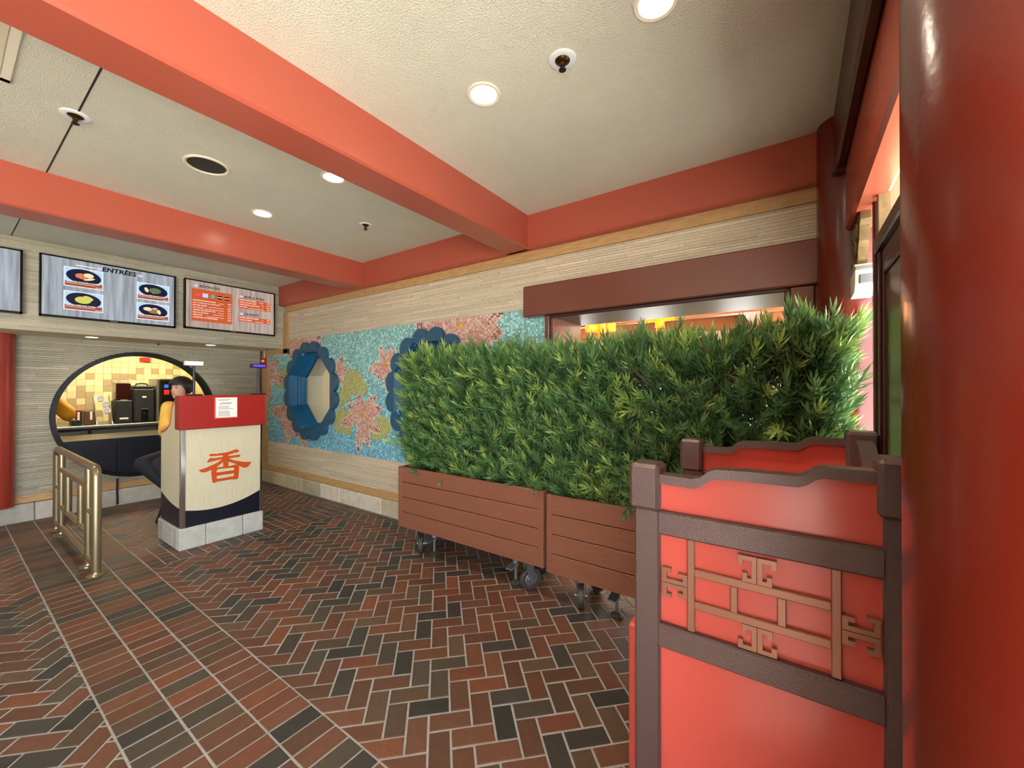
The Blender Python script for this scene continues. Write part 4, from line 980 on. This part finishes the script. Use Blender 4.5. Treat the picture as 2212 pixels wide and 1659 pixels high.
# ================================================================== WASTE BIN (side view toward the camera)
bn = thing('waste_bin', (-.09, 1.75, 0), 'red panelled waste bin with brown posts and fretwork beside the column', 'bin')
def bbox(name, *a, m='bin_brown', b=.004, parent=None):
    mb = MB(); mb.box(*a, b); return obj(name, mb, m, parent or bn)
F0, F1 = 1.35, 2.17
for y0 in (F0, F1 - .08):
    bbox('post', -.440, -.360, y0, y0 + .08, 0, 1.097, b=.006); bbox('post', .183, .263, y0, y0 + .08, 0, 1.30, b=.006)
    bbox('post_cap', -.455, -.358, y0 - .012, y0 + .092, 1.093, 1.243, b=.011); bbox('post_cap', .172, .274, y0 - .012, y0 + .092, 1.17, 1.32, b=.011)
TOPR = [(-.358, 1.213), (-.262, 1.210), (-.236, 1.218), (-.215, 1.238), (-.196, 1.247), (-.12, 1.251), (.01, 1.253), (.03, 1.262), (.048, 1.278), (.066, 1.284), (.178, 1.286)]
for yb, yf in ((F0, -1), (F1 - .06, 1)):
    mb = MB(); mb.prism(TOPR + [(x, z - .030) for x, z in TOPR[::-1]], yb + .004, yb + .056, 'xz'); obj('top_rail', mb, 'bin_brown', bn)
    mb = MB(); mb.prism([(-.365, 1.09), (.19, 1.09)] + [(x, z - .022) for x, z in TOPR[::-1]], yb + .022, yb + .042, 'xz'); obj('upper_panel', mb, 'bin_red', bn)
    bbox('cross_rail', -.365, .188, yb + .001, yb + .055, 1.018, 1.095, b=.005); bbox('cross_rail', -.365, .188, yb + .001, yb + .055, .654, .73, b=.005); bbox('cross_rail', -.365, .188, yb + .001, yb + .055, .03, .11, b=.005)
    bbox('fret_panel', -.365, .188, yb + .026, yb + .04, .725, 1.02, m='bin_red', b=.001); bbox('lower_panel', -.365, .188, yb + .022, yb + .04, .1, .66, m='bin_red', b=.001)
FY0, FY1 = F0 + .011, F0 + .027
def fret(name, x0, x1, z0, z1): return bbox(name, x0, x1, FY0, FY1, z0, z1, m='fret_bronze', b=.0025)
fret('fret_upright', -.277, -.255, .73, 1.018); fret('fret_upright', .080, .102, .73, 1.018)
fret('fret_bar', -.256, .081, .904, .928); fret('fret_bar', -.256, .081, .803, .827)
fret('fret_strut', -.157, -.137, .826, .905); fret('fret_strut', -.040, -.018, .826, .905)
def scroll(cx_, cz_, w_, h_, t_, hx, kind):
    """C-shaped scroll: stem on the right, long arm w_, short arm hx, hooks turned in"""
    p = [(0, 0), (0, h_), (-w_, h_), (-w_, h_ - 2.1 * t_), (-w_ + t_, h_ - 2.1 * t_), (-w_ + t_, h_ - t_), (-t_, h_ - t_), (-t_, t_), (-hx + t_, t_), (-hx + t_, 2.1 * t_), (-hx, 2.1 * t_), (-hx, 0)]
    M = {'L_top': lambda a, b: (a, b), 'R_top': lambda a, b: (-a, b), 'L_bot': lambda a, b: (a, -b), 'R_bot': lambda a, b: (-a, -b),
         'U_l': lambda a, b: (-b, -a), 'D_l': lambda a, b: (-b, a), 'U_r': lambda a, b: (b, -a), 'D_r': lambda a, b: (b, a)}[kind]
    mb = MB(); mb.prism([(cx_ + M(a, b)[0], cz_ + M(a, b)[1]) for a, b in p], FY0, FY1, 'xz'); obj('fret_scroll', mb, 'fret_bronze', bn)
T_ = .0125
scroll(-.0895, .928, .047, .076, T_, .036, 'L_top'); scroll(-.0875, .928, .047, .076, T_, .036, 'R_top')
scroll(-.0895, .803, .047, .072, T_, .036, 'L_bot'); scroll(-.0875, .803, .047, .072, T_, .036, 'R_bot')
scroll(-.277, .866, .046, .075, T_, .036, 'U_l'); scroll(-.277, .864, .046, .075, T_, .036, 'D_l')
scroll(.102, .866, .046, .076, T_, .036, 'U_r'); scroll(.102, .864, .046, .076, T_, .036, 'D_r')
# the side toward the wall: swooping panel; the open side: ledge, door
sw = [(1.43, 1.29), (1.50, 1.285), (1.58, 1.25), (1.66, 1.215), (1.76, 1.205), (1.86, 1.215), (1.94, 1.25), (2.02, 1.285), (2.09, 1.29)]
mb = MB(); mb.prism(sw + [(y, z - .03) for y, z in sw[::-1]], .2, .25, 'yz'); obj('side_rail', mb, 'bin_brown', bn)
mb = MB(); mb.prism([(1.43, .1), (2.09, .1)] + [(y, z - .02) for y, z in sw[::-1]], .214, .236, 'yz'); obj('side_panel', mb, 'bin_red', bn)
bbox('top_tray', -.44, .22, 1.40, 2.10, 1.03, 1.05, m='bin_red', b=.003); bbox('front_ledge', -.462, -.36, 1.44, 2.085, 1.05, 1.075, m='bin_red', b=.005); bbox('tray_slot', -.43, -.40, 1.95, 2.07, 1.0752, 1.0765, m='dark_brown', b=0)
bbox('front_panel', -.425, -.40, 1.43, 2.09, .66, 1.04, m='bin_red', b=.002)
dd = bbox('bin_door', -.503, -.40, 1.47, 2.05, .06, .628, m='bin_red', b=.008); mb = MB(); mb.box(-.513, -.503, 1.6, 1.66, .5, .515, .003); obj('door_pull', mb, 'bin_brown', dd)

# ================================================================== KITCHEN BEHIND THE ROUND WINDOW
XK = -9.35; TS = .1015
mb = MB(); mb.box(XK - .15, XK - .012, -1, 4.2, 0, 2.7)
wk = struct('wall_kitchen', mb, 'kitchen_grout', 'kitchen wall of square yellow, cream and brown tiles', 'wall', origin=(XK, 1.6, 0))
y_off, z_off = 1.40, 1.61
KT = [((238, 216, 168), 5), ((244, 226, 182), 3), ((250, 234, 172), 3), ((186, 166, 126), 2.2)]
tmesh = MB(); tmesh.box(-.012, 0, -TS / 2 + .0012, TS / 2 - .0012, -TS / 2 + .0012, TS / 2 - .0012, .0015); t0_ = None
for i in range(-8, 16):
    for j in range(-8, 6):
        y = y_off + (i + .5) * TS; z = z_off + (j + .5) * TS
        if z > 2.2 or z < .8: continue
        if t0_ is None: t0_ = obj('tile', tmesh, 'kitchen_tile', origin=(0, 0, 0)); o = t0_
        else: o = bpy.data.objects.new('tile', t0_.data); COL.objects.link(o)
        o.parent = wk; o.location = Vector((XK, y, z)) - ORG['wall_kitchen']; o.color = lin(random.choices([k[0] for k in KT], [k[1] for k in KT])[0])
mb = MB(); mb.box(XK, XM - .12, -1, 4.2, 2.6, 2.7); struct('ceiling_kitchen', mb, 'plaster_plain', 'pale kitchen ceiling', 'ceiling')
mb = MB(); mb.box(XK, XM - .12, 2.75, 2.85, 0, 2.6); struct('wall_kitchen_end', mb, 'kitchen_wall', 'cream end wall of the kitchen', 'wall')
mb = MB(); mb.box(XK, XM - .12, -1.1, -1, 0, 2.6); struct('wall_kitchen_left', mb, 'kitchen_wall', 'cream kitchen wall at the other end', 'wall')
t = thing('added_panel_light', (-8.2, 1.5, 2.6), 'added unseen panel light on the kitchen ceiling', 'lamp')  # fixture out of sight, added to light the kitchen
mb = MB(); mb.box(-8.5, -7.9, .6, 2.4, 2.56, 2.6, .004); obj('light_frame', mb, 'trim_white', t)
mb = MB(); mb.box(-8.47, -7.93, .63, 2.37, 2.555, 2.562); obj('diffuser', mb, mat('kitchen_glow', (255, 244, 214), .5, emit=(255, 238, 200), estr=15), t)
# back counter with stainless fridges
ct = thing('back_counter', (-8.8, 1.6, 0), 'stainless steel back counter with fridge fronts in the kitchen', 'counter')
mb = MB(); mb.box(XK + .012, -8.38, .2, 2.74, .89, .925, .004); obj('worktop', mb, 'stainless', ct)
mb = MB(); mb.box(XK + .012, -8.46, .2, 2.74, 0, .89); obj('cabinet', mb, 'speaker_dark', ct)
for a, b in ((.25, .86), (.88, 1.29), (1.33, 2.06), (2.08, 2.7)):
    mb = MB(); mb.box(-8.462, -8.435, a, b, .1, .85, .004); d_ = obj('fridge_door', mb, 'stainless', ct)
    mb = MB(); mb.box(-8.435, -8.42, b - .2, b - .04, .79, .80, .002); obj('door_handle', mb, 'chrome', d_)
# beverage urns and holders on the counter
def kthing(name, y, label, cat, x=-8.72, group=None): return thing(name, (x, y, .925), label, cat, group)
k = kthing('tea_dispenser', 1.70, 'clear tall tea dispenser full of dark tea on the kitchen counter', 'dispenser')
mb = MB(); mb.box(-8.86, -8.56, 1.605, 1.80, .925, 1.28, .012); obj('dispenser_base', mb, 'black_matt', k)
mb = MB(); mb.box(-8.84, -8.60, 1.615, 1.79, 1.28, 1.545, .012); obj('tea', mb, 'tea', k)
mb = MB(); mb.box(-8.845, -8.595, 1.61, 1.795, 1.546, 1.63, .01); obj('tank_rim', mb, 'clear', k)
mb = MB(); mb.box(-8.595, -8.592, 1.665, 1.745, 1.24, 1.29, .001); obj('green_label', mb, 'label_green', k)
mb = MB(); mb.box(-8.56, -8.552, 1.65, 1.75, .985, 1.01, .001); obj('name_strip', mb, 'paper', k)
k = kthing('insulated_urn', 1.94, 'black insulated drink urn with top handle on the kitchen counter', 'urn')
mb = MB(); mb.box(-8.86, -8.56, 1.81, 2.075, .925, 1.46, .02); obj('urn_body', mb, 'black_matt', k)
mb = MB(); mb.box(-8.85, -8.57, 1.82, 2.065, 1.46, 1.51, .02); obj('urn_lid', mb, 'black_matt', k)
mb = MB(); mb.tube([(-8.7, 1.86, 1.505), (-8.7, 1.875, 1.535), (-8.7, 1.94, 1.545), (-8.7, 2.0, 1.535), (-8.7, 2.02, 1.505)], .012, 8); obj('urn_handle', mb, 'black_matt', k, smooth=40)
mb = MB(); mb.box(-8.562, -8.554, 1.90, 1.99, .93, 1.14, .02); obj('tap_recess', mb, 'black_gloss', k)
mb = MB(); mb.cyl((-8.555, 1.945, 1.07), (-8.53, 1.945, 1.06), .014, n=10); obj('tap', mb, 'black_gloss', k, smooth=40)
mb = MB(); mb.box(-8.56, -8.556, 1.915, 1.965, 1.315, 1.34, .001); obj('white_label', mb, 'paper', k)
for (y, mname, lab, lid) in ((1.20, 'black_matt', 'dark condiment holder with red lid on the kitchen counter', 'red_plastic'), (1.33, 'brown_bin', 'brown condiment holder beside the red lidded one', 'clear')):
    k = kthing('condiment_holder', y, lab, 'holder', group='condiment holders')
    mb = MB(); mb.box(-8.78, -8.6, y - .055, y + .055, .925, 1.13, .008); obj('holder_body', mb, mname, k)
    mb = MB(); mb.box(-8.78, -8.6, y - .056, y + .056, 1.13, 1.155, .006); obj('holder_lid', mb, lid, k)
    mb = MB(); mb.box(-8.6, -8.594, y + .005, y + .03, 1.0, 1.12, .002); obj('front_tag', mb, 'paper', k)
    if y < 1.25:
        mb = MB(); mb.box(-8.6, -8.5935, y - .048, y - .004, 1.04, 1.12, .002); obj('red_logo', mb, 'red_plastic', k)
k = kthing('cup_rack', 1.49, 'slanted steel cup rack with white paper cups on the kitchen counter', 'rack')
mb = MB(); mb.prism([(-8.8, .925), (-8.55, .925), (-8.6, .97), (-8.78, 1.36), (-8.82, 1.36)], 1.40, 1.41, 'xz'); obj('rack_side', mb, 'stainless', k)
mb = MB(); mb.prism([(-8.8, .925), (-8.55, .925), (-8.6, .97), (-8.78, 1.36), (-8.82, 1.36)], 1.57, 1.58, 'xz'); obj('rack_side', mb, 'stainless', k)
for n_, (z, y) in enumerate(((1.13, 1.51), (1.23, 1.50), (1.32, 1.45))):
    c = thing('paper_cup', (-8.62, y, z), ('lowest white paper cup lying in the cup rack', 'middle white paper cup lying in the cup rack', 'topmost white paper cup lying in the cup rack')[n_], 'cup', 'paper cups in the rack')
    mb = MB(); mb.lathe([(.03, -.1), (.043, 0), (.045, .002), (.041, .002), (.03, -.08)], (-8.58 - .03 * n_, y, z), 20, (1, -.2, .35)); obj('cup_wall', mb, 'white_plastic', c, smooth=40)
k = kthing('soda_machine', 2.28, 'black soda machine with blue and red logo behind the cashier', 'machine')
mb = MB(); mb.box(-8.95, -8.5, 2.12, 2.5, .925, 1.62, .02); obj('machine_body', mb, 'black_gloss', k)
mb = MB(); mb.cyl((-8.5, 2.2, 1.50), (-8.494, 2.2, 1.50), .03, n=20); obj('blue_badge', mb, 'logo_blue', k); mb = MB(); mb.box(-8.5, -8.494, 2.17, 2.24, 1.36, 1.44, .004); obj('red_badge', mb, 'logo_red', k)
mb = MB(); mb.box(-8.96, -8.52, 2.085, 2.118, .925, 1.62, .004); obj('machine_side', mb, 'stainless', k)
k = thing('wall_sign', (XK, 2.11, 1.93), 'small red sign high on the tiled kitchen wall', 'sign'); mb = MB(); mb.box(XK, XK + .05, 2.05, 2.18, 1.93, 2.0, .006); obj('sign_body', mb, 'red_plastic', k)

# ================================================================== PEOPLE
def blend_body(name, mb, m, parent, voxel=.011, smooth_it=6):
    o = obj(name, mb, m, parent); md = o.modifiers.new('Remesh', 'REMESH'); md.mode = 'VOXEL'; md.voxel_size = voxel; md.use_smooth_shade = True
    s_ = o.modifiers.new('Smooth', 'SMOOTH'); s_.factor = .5; s_.iterations = smooth_it
    return o
def limb(mb, pts, rad):
    for (p, q), (a, b) in zip(zip(pts[:-1], pts[1:]), zip(rad[:-1], rad[1:])): mb.cyl(p, q, a, b, 16)
    for p, r_ in zip(pts, rad): mb.ball(p, r_, 16, 10)
def torso(mb, secs, fw):
    """ellipse sections: (centre, half width, half depth) across a body facing fw"""
    rt = Vector((fw.y, -fw.x, 0)); rs = []
    for c, a, b in secs: rs.append([Vector(c) + rt * (a * math.cos(t)) + fw * (b * math.sin(t)) for t in np.linspace(0, 2 * math.pi, 24, endpoint=False)])
    mb.rings(rs)
def head(mb, c, fw, s_=1.0):
    rt = Vector((fw.y, -fw.x, 0)); c = Vector(c); up = Vector((0, 0, 1)); M = Matrix((rt, fw, up)).transposed()
    mb.ball(c + up * .03 * s_ - fw * .008, (.074 * s_, .094 * s_, .088 * s_), 20, 14, M)
    mb.ball(c - up * .035 * s_ + fw * .022, (.060 * s_, .068 * s_, .078 * s_), 20, 14, M)
    mb.ball(c - up * .088 * s_ + fw * .058, (.026 * s_, .022 * s_, .022 * s_), 14, 10, M)           # chin
    mb.ball(c - up * .022 * s_ + fw * .098, (.0125, .016, .014), 12, 8, M); mb.cyl(c + up * .018 + fw * .084, c - up * .02 + fw * .098, .008, .011, 10)   # nose
    for sg in (-1, 1): mb.ball(c - up * .008 + rt * (.074 * sg) - fw * .012, (.010, .018, .030), 12, 8, M)
    mb.cyl(c - up * .06 - fw * .02, c - up * .19 - fw * .035, .05, .056, 18)
def face(parent, c, fw):
    rt = Vector((fw.y, -fw.x, 0)); c = Vector(c); up = Vector((0, 0, 1)); M = Matrix((rt, fw, up)).transposed()
    for sg in (-1, 1):
        mb = MB(); mb.ball(c + up * .010 + rt * (.031 * sg) + fw * .0795, (.013, .006, .0048), 12, 8, M); obj('eye', mb, 'eye_dark', parent, smooth=60)
        mb = MB(); mb.ball(c + up * .033 + rt * (.032 * sg) + fw * .080, (.019, .006, .0035), 12, 8, M); obj('eyebrow', mb, 'hair', parent, smooth=60)
    mb = MB(); mb.ball(c - up * .056 + fw * .083, (.023, .008, .006), 14, 8, M); obj('mouth', mb, 'lips', parent, smooth=60)
def hair(parent, c, fw, front=.045, back=-.055):
    rt = Vector((fw.y, -fw.x, 0)); c = Vector(c) + Vector((0, 0, .03)); up = Vector((0, 0, 1)); n = 48; rs = []
    for j in range(13):
        rg = []
        for i in range(n):
            a = 2 * math.pi * i / n; fr = math.sin(a)                                  # 1 at the front
            low = back + (front - back) * max(0, min(1, (fr - .15) / .5)) + .004 * math.sin(i * 2.7)
            e0 = math.asin(max(-.95, min(.95, (low - .03) / .112))); e = math.pi / 2 * (1 - j / 12) * .985 + e0 * (j / 12)
            fl = 1 + .05 * (1 - math.sin(max(0, e)))
            rg.append(c + rt * (.098 * math.cos(e) * math.cos(a) * fl) + fw * ((.116 * math.cos(e) * math.sin(a)) * fl - .010) + up * (.112 * math.sin(e)))
        rs.append(rg)
    mb = MB(); mb.rings(rs[::-1], caps=False); top = [tuple(p) for p in rs[0]]; mb.add(top, [tuple(range(n))])
    o = obj('hair', mb, 'hair', parent, smooth=80); md = o.modifiers.new('Solidify', 'SOLIDIFY'); md.thickness = .016; md.offset = -1
def hand(mb, w_, d, nrm):
    """palm and five fingers from wrist w_ along d, palm facing nrm"""
    w_ = Vector(w_); d = Vector(d).normalized(); nrm = Vector(nrm).normalized(); sd = d.cross(nrm).normalized()
    torso_p = w_ + d * .045
    for k in range(3): mb.ball(w_ + d * (.02 + .025 * k), .024, 12, 8)
    for k, L_ in zip((-1.5, -.5, .5, 1.5), (.058, .07, .066, .05)):
        b = w_ + d * .08 + sd * (.0175 * k); m_ = b + d * (L_ * .5) + nrm * .008; t_ = b + d * (L_ * .8) + nrm * .03
        limb(mb, [w_ + d * .04 + sd * (.016 * k), b, m_, t_], [.011, .0105, .0095, .008])
    limb(mb, [w_ + d * .02 - sd * .02, w_ + d * .045 - sd * .042 + nrm * .01, w_ + d * .075 - sd * .046 + nrm * .022], [.013, .011, .009])

fw = Vector((.47, -.88, 0)).normalized(); rt = Vector((fw.y, -fw.x, 0))
P1 = thing('person', (-5.56, 1.62, 0), 'seated cashier in a yellow shirt and dark trousers behind the podium', 'person')
hc = Vector((-5.50, 1.548, 1.472)); sh_r = Vector((-5.655, 1.49, 1.265)); sh_l = Vector((-5.36, 1.645, 1.265))
hip_r, hip_l = Vector((-5.63, 1.585, .74)), Vector((-5.47, 1.665, .74)); kn_r, kn_l = Vector((-5.46, 1.235, .705)), Vector((-5.30, 1.33, .70)); an_r, an_l = Vector((-5.37, 1.53, .31)), Vector((-5.26, 1.56, .31))
el_r, wr_r = Vector((-5.62, 1.45, 1.02)), Vector((-5.36, 1.43, 1.06)); el_l, wr_l = Vector((-5.27, 1.62, 1.05)), Vector((-5.24, 1.45, 1.08))
mb = MB(); head(mb, hc, fw)
torso(mb, [((-5.55, 1.62, .70), .15, .1), ((-5.55, 1.62, .85), .15, .1), ((-5.535, 1.60, 1.08), .155, .105), ((-5.51, 1.57, 1.25), .15, .085), ((-5.505, 1.565, 1.31), .06, .06)], fw)
limb(mb, [sh_r, el_r, wr_r], [.05, .04, .028]); limb(mb, [sh_l, el_l, wr_l], [.05, .04, .028])
limb(mb, [hip_r, kn_r, an_r], [.08, .058, .042]); limb(mb, [hip_l, kn_l, an_l], [.08, .058, .042])
hand(mb, wr_r, (.9, .1, .1), (0, 0, -1)); hand(mb, wr_l, (.35, -.9, .0), (0, 0, -1))
B1 = blend_body('body', mb, 'skin', P1, .009, 3); face(P1, hc, fw); hair(P1, hc, fw)
mb = MB(); torso(mb, [((-5.55, 1.62, .84), .168, .12), ((-5.54, 1.61, 1.0), .172, .122), ((-5.53, 1.595, 1.12), .175, .12), ((-5.515, 1.575, 1.24), .17, .10), ((-5.508, 1.568, 1.315), .078, .072)], fw)
limb(mb, [sh_r, (sh_r + el_r) / 2, el_r + Vector((0, 0, -.02)), wr_r * .55 + el_r * .45], [.074, .070, .064, .052]); limb(mb, [sh_l, el_l, wr_l * .5 + el_l * .5], [.074, .064, .052])
blend_body('shirt', mb, 'shirt_yellow', P1, .011, 8)
mb = MB(); torso(mb, [((-5.555, 1.63, .67), .165, .125), ((-5.555, 1.63, .78), .168, .122), ((-5.55, 1.62, .87), .16, .112)], fw)
limb(mb, [hip_r, kn_r, an_r], [.105, .078, .060]); limb(mb, [hip_l, kn_l, an_l], [.105, .078, .060]); blend_body('trousers', mb, 'denim', P1, .012, 6)
for a in (an_r, an_l):
    mb = MB(); limb(mb, [a + Vector((0, .02, -.03)), a + Vector((.01, -.06, -.055)), a + fw * .14 + Vector((0, 0, -.062))], [.045, .042, .034]); blend_body('shoe', mb, 'black_matt', P1, .011, 4)
st_ = thing('stool', (-5.56, 1.66, 0), 'black stool under the seated cashier', 'stool')
mb = MB(); mb.lathe([(.15, .57), (.17, .585), (.17, .61), (.15, .625)], (-5.56, 1.66, 0), 28); obj('seat', mb, 'black_matt', st_, smooth=40)
for dx, dy in ((-1, -1), (1, -1), (1, 1), (-1, 1)):
    mb = MB(); mb.cyl((-5.56 + .1 * dx, 1.66 + .1 * dy, .58), (-5.56 + .17 * dx, 1.66 + .26 * dy if dy < 0 else 1.66 + .19 * dy, 0), .012, n=10); obj('leg', mb, 'black_matt', st_, smooth=40)
mb = MB(); ring = [(-5.56 + .155 * math.cos(t), 1.66 + .17 * math.sin(t), .22) for t in np.linspace(0, 2 * math.pi, 25)]; mb.tube(ring, .009, 8); obj('foot_ring', mb, 'black_matt', st_, smooth=40)

P2 = thing('person', (-7.70, .71, 0), 'kitchen worker in a yellow jacket half hidden by the round window', 'person')
fk = Vector((-.9, .43, 0)).normalized(); rk = Vector((fk.y, -fk.x, 0)); bc = Vector((-7.70, .71, 0)); up = Vector((0, 0, 1))
mb = MB(); head(mb, bc + up * 1.56, fk)
torso(mb, [(bc + up * .88, .15, .1), (bc + up * 1.1, .15, .1), (bc + up * 1.33, .15, .09), (bc + up * 1.40, .06, .06)], fk)
sk, ek, wk_ = bc + rk * .15 + up * 1.34, bc + rk * .29 - fk * .01 + up * 1.17, bc + rk * .24 + fk * .2 + up * 1.06; s2, e2, w2 = bc - rk * .19 + up * 1.34, bc - rk * .26 + up * 1.08, bc - rk * .1 + fk * .25 + up * 1.05
limb(mb, [sk, ek, wk_], [.05, .04, .028]); limb(mb, [s2, e2, w2], [.05, .04, .028]); hand(mb, wk_, fk, (0, 0, -1)); hand(mb, w2, fk, (0, 0, -1))
for sg in (-1, 1): limb(mb, [bc + rk * (.09 * sg) + up * .9, bc + rk * (.1 * sg) + up * .48, bc + rk * (.1 * sg) + up * .08], [.08, .058, .042])
blend_body('body', mb, 'skin', P2, .011, 3); face(P2, bc + up * 1.56, fk); hair(P2, bc + up * 1.56, fk)
mb = MB(); torso(mb, [(bc + up * .78, .19, .13), (bc + up * 1.0, .185, .125), (bc + up * 1.3, .18, .11), (bc + up * 1.41, .08, .075)], fk)
limb(mb, [sk, ek, wk_ * .5 + ek * .5], [.08, .085, .065]); limb(mb, [s2, e2, w2 * .5 + e2 * .5], [.08, .075, .06]); blend_body('jacket', mb, 'jacket_yellow', P2, .012, 6)
mb = MB(); torso(mb, [(bc + up * .75, .17, .125), (bc + up * .92, .165, .12)], fk)
for sg in (-1, 1): limb(mb, [bc + rk * (.09 * sg) + up * .86, bc + rk * (.1 * sg) + up * .48, bc + rk * (.1 * sg) + up * .1], [.1, .08, .065])
blend_body('trousers', mb, 'black_matt', P2, .013, 5)
for sg in (-1, 1):
    mb = MB(); limb(mb, [bc + rk * (.1 * sg) + up * .05, bc + rk * (.1 * sg) + fk * .16 + up * .04], [.048, .038]); blend_body('shoe', mb, 'black_matt', P2, .012, 3)
